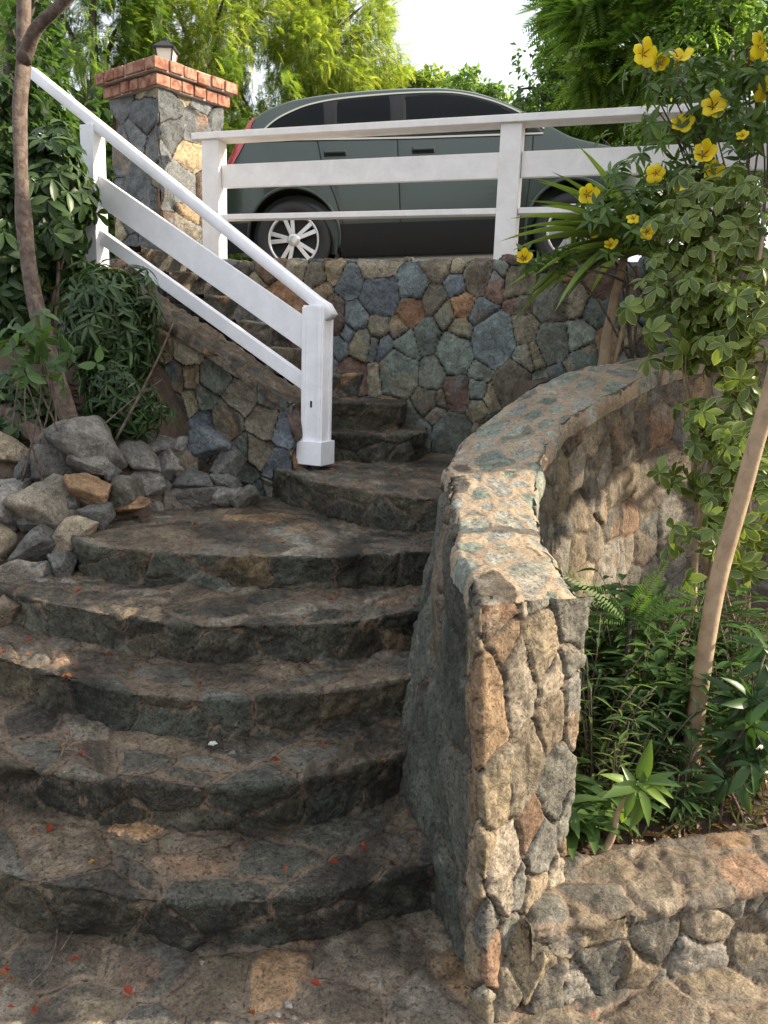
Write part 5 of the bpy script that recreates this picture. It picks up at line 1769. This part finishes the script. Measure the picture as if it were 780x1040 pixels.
# handles
for hx, p in ((-.88, dr), (.03 - .10, df)):
    b = MB(); c = on(hx, 1.095, .012); b.box(c, (.21, .02, .055)); b.build('handle_recess', SEAM, p, off=np.zeros(3), bevel=.01)
    b = MB(); c = on(hx, 1.10, .038); b.box(c, (.20, .025, .03)); b.build('handle', PAINT, p, off=np.zeros(3), bevel=.01)
# mirror
bm = bmesh.new(); bmesh.ops.create_uvsphere(bm, u_segments=20, v_segments=12, radius=1)
for v in bm.verts:
    v.co = Vector((v.co.x * .075 + .82, v.co.y * .11 - 1.0, v.co.z * .085 + 1.27))
me = bpy.data.meshes.new('mirror'); bm.to_mesh(me); bm.free()
for q in me.polygons: q.use_smooth = True
obj('mirror', me, PLAST, car)
patch('mirror_sail', [(.84, 1.33), (.90, 1.34), (.96, 1.29)], [(.84, 1.22), (.92, 1.22), (1.01, 1.22)], PLAST, .016, 10)
# wheels
def lathe(prof, n=56):
    V, F = [], []
    for y, r_ in prof:
        for j in range(n):
            a = j / n * 2 * pi
            V.append([r_ * cos(a), y, r_ * sin(a)])
    m_ = len(prof)
    for i in range(m_ - 1):
        for j in range(n):
            F.append([i * n + j, i * n + (j + 1) % n, (i + 1) * n + (j + 1) % n, (i + 1) * n + j])
    return np.array(V), np.array(F)
def wheel(hx, sy):
    o = bpy.data.objects.new('wheel', None); COL.objects.link(o); o.parent = car
    o.location = (hx, sy * .80, .345)
    if sy > 0:
        o.rotation_euler = (0, 0, pi)
    V, F = lathe([(-.07, .236), (-.105, .25), (-.115, .29), (-.10, .33), (-.07, .345), (.07, .345), (.10, .32), (.10, .24)]); cobj('tyre', V, F, RUBBER, o)
    V, F = lathe([(-.085, .245), (-.10, .240), (-.10, .222), (-.075, .212), (.06, .205), (.08, .24)])
    rim = cobj('rim', V, F, ALLOY, o)
    V, F = lathe([(.0, .21), (.0, .02)]); cobj('brake_disc', V, F, DARKM, o)
    b = MB()
    for q in range(5):
        for s in (-1, 1):
            a0 = q * 2 * pi / 5 + pi / 2 + .2
            a, c_ = a0 + s * .235, a0 + s * .20
            p0 = np.array([.045 * cos(c_), -.085, .045 * sin(c_)]); p1 = np.array([.222 * cos(a - s * .06), -.088, .222 * sin(a - s * .06)])
            d = norm(p1 - p0); sd_ = norm(np.cross(d, [0, 1, 0]))
            A = [p0 + sd_ * .017 + np.array([0, y, 0]) for y in (-.012, .02)] + [p0 - sd_ * .017 + np.array([0, y, 0]) for y in (.02, -.012)]
            B = [p1 + sd_ * .020 + np.array([0, y, 0]) for y in (-.006, .02)] + [p1 - sd_ * .020 + np.array([0, y, 0]) for y in (.02, -.006)]
            b.hexa(A, B)
    b.build('spokes', ALLOY, rim, off=np.zeros(3), bevel=.003)
    V, F = lathe([(-.085, .062), (-.108, .055), (-.112, .03), (-.112, .001)], 28); cobj('hub_cap', V, F, ALLOY, rim)
    return o
for hx in (-1.3, 1.3):
    for sy in (-1, 1):
        wheel(hx, sy)
    for sy in (-1, 1):
        V, F = lathe([(0, .424), (.38, .424), (.38, .01)], 48)
        V[:, 1] = V[:, 1] * -sy + sy * .86
        V += np.array([hx, 0, .375])
        cobj('wheel_arch_liner', V, F, PLAST)
    # flared lip
    lip = []
    for a in np.linspace(-.25, pi + .25, 40):
        lip.append((hx + .432 * cos(a), .375 + .432 * sin(a)))
    b = MB(); b.tube([on(x, max(z, .2), .004) for x, z in lip], .016, 8); b.build('arch_lip', PAINT, car, smooth=True, off=np.zeros(3))
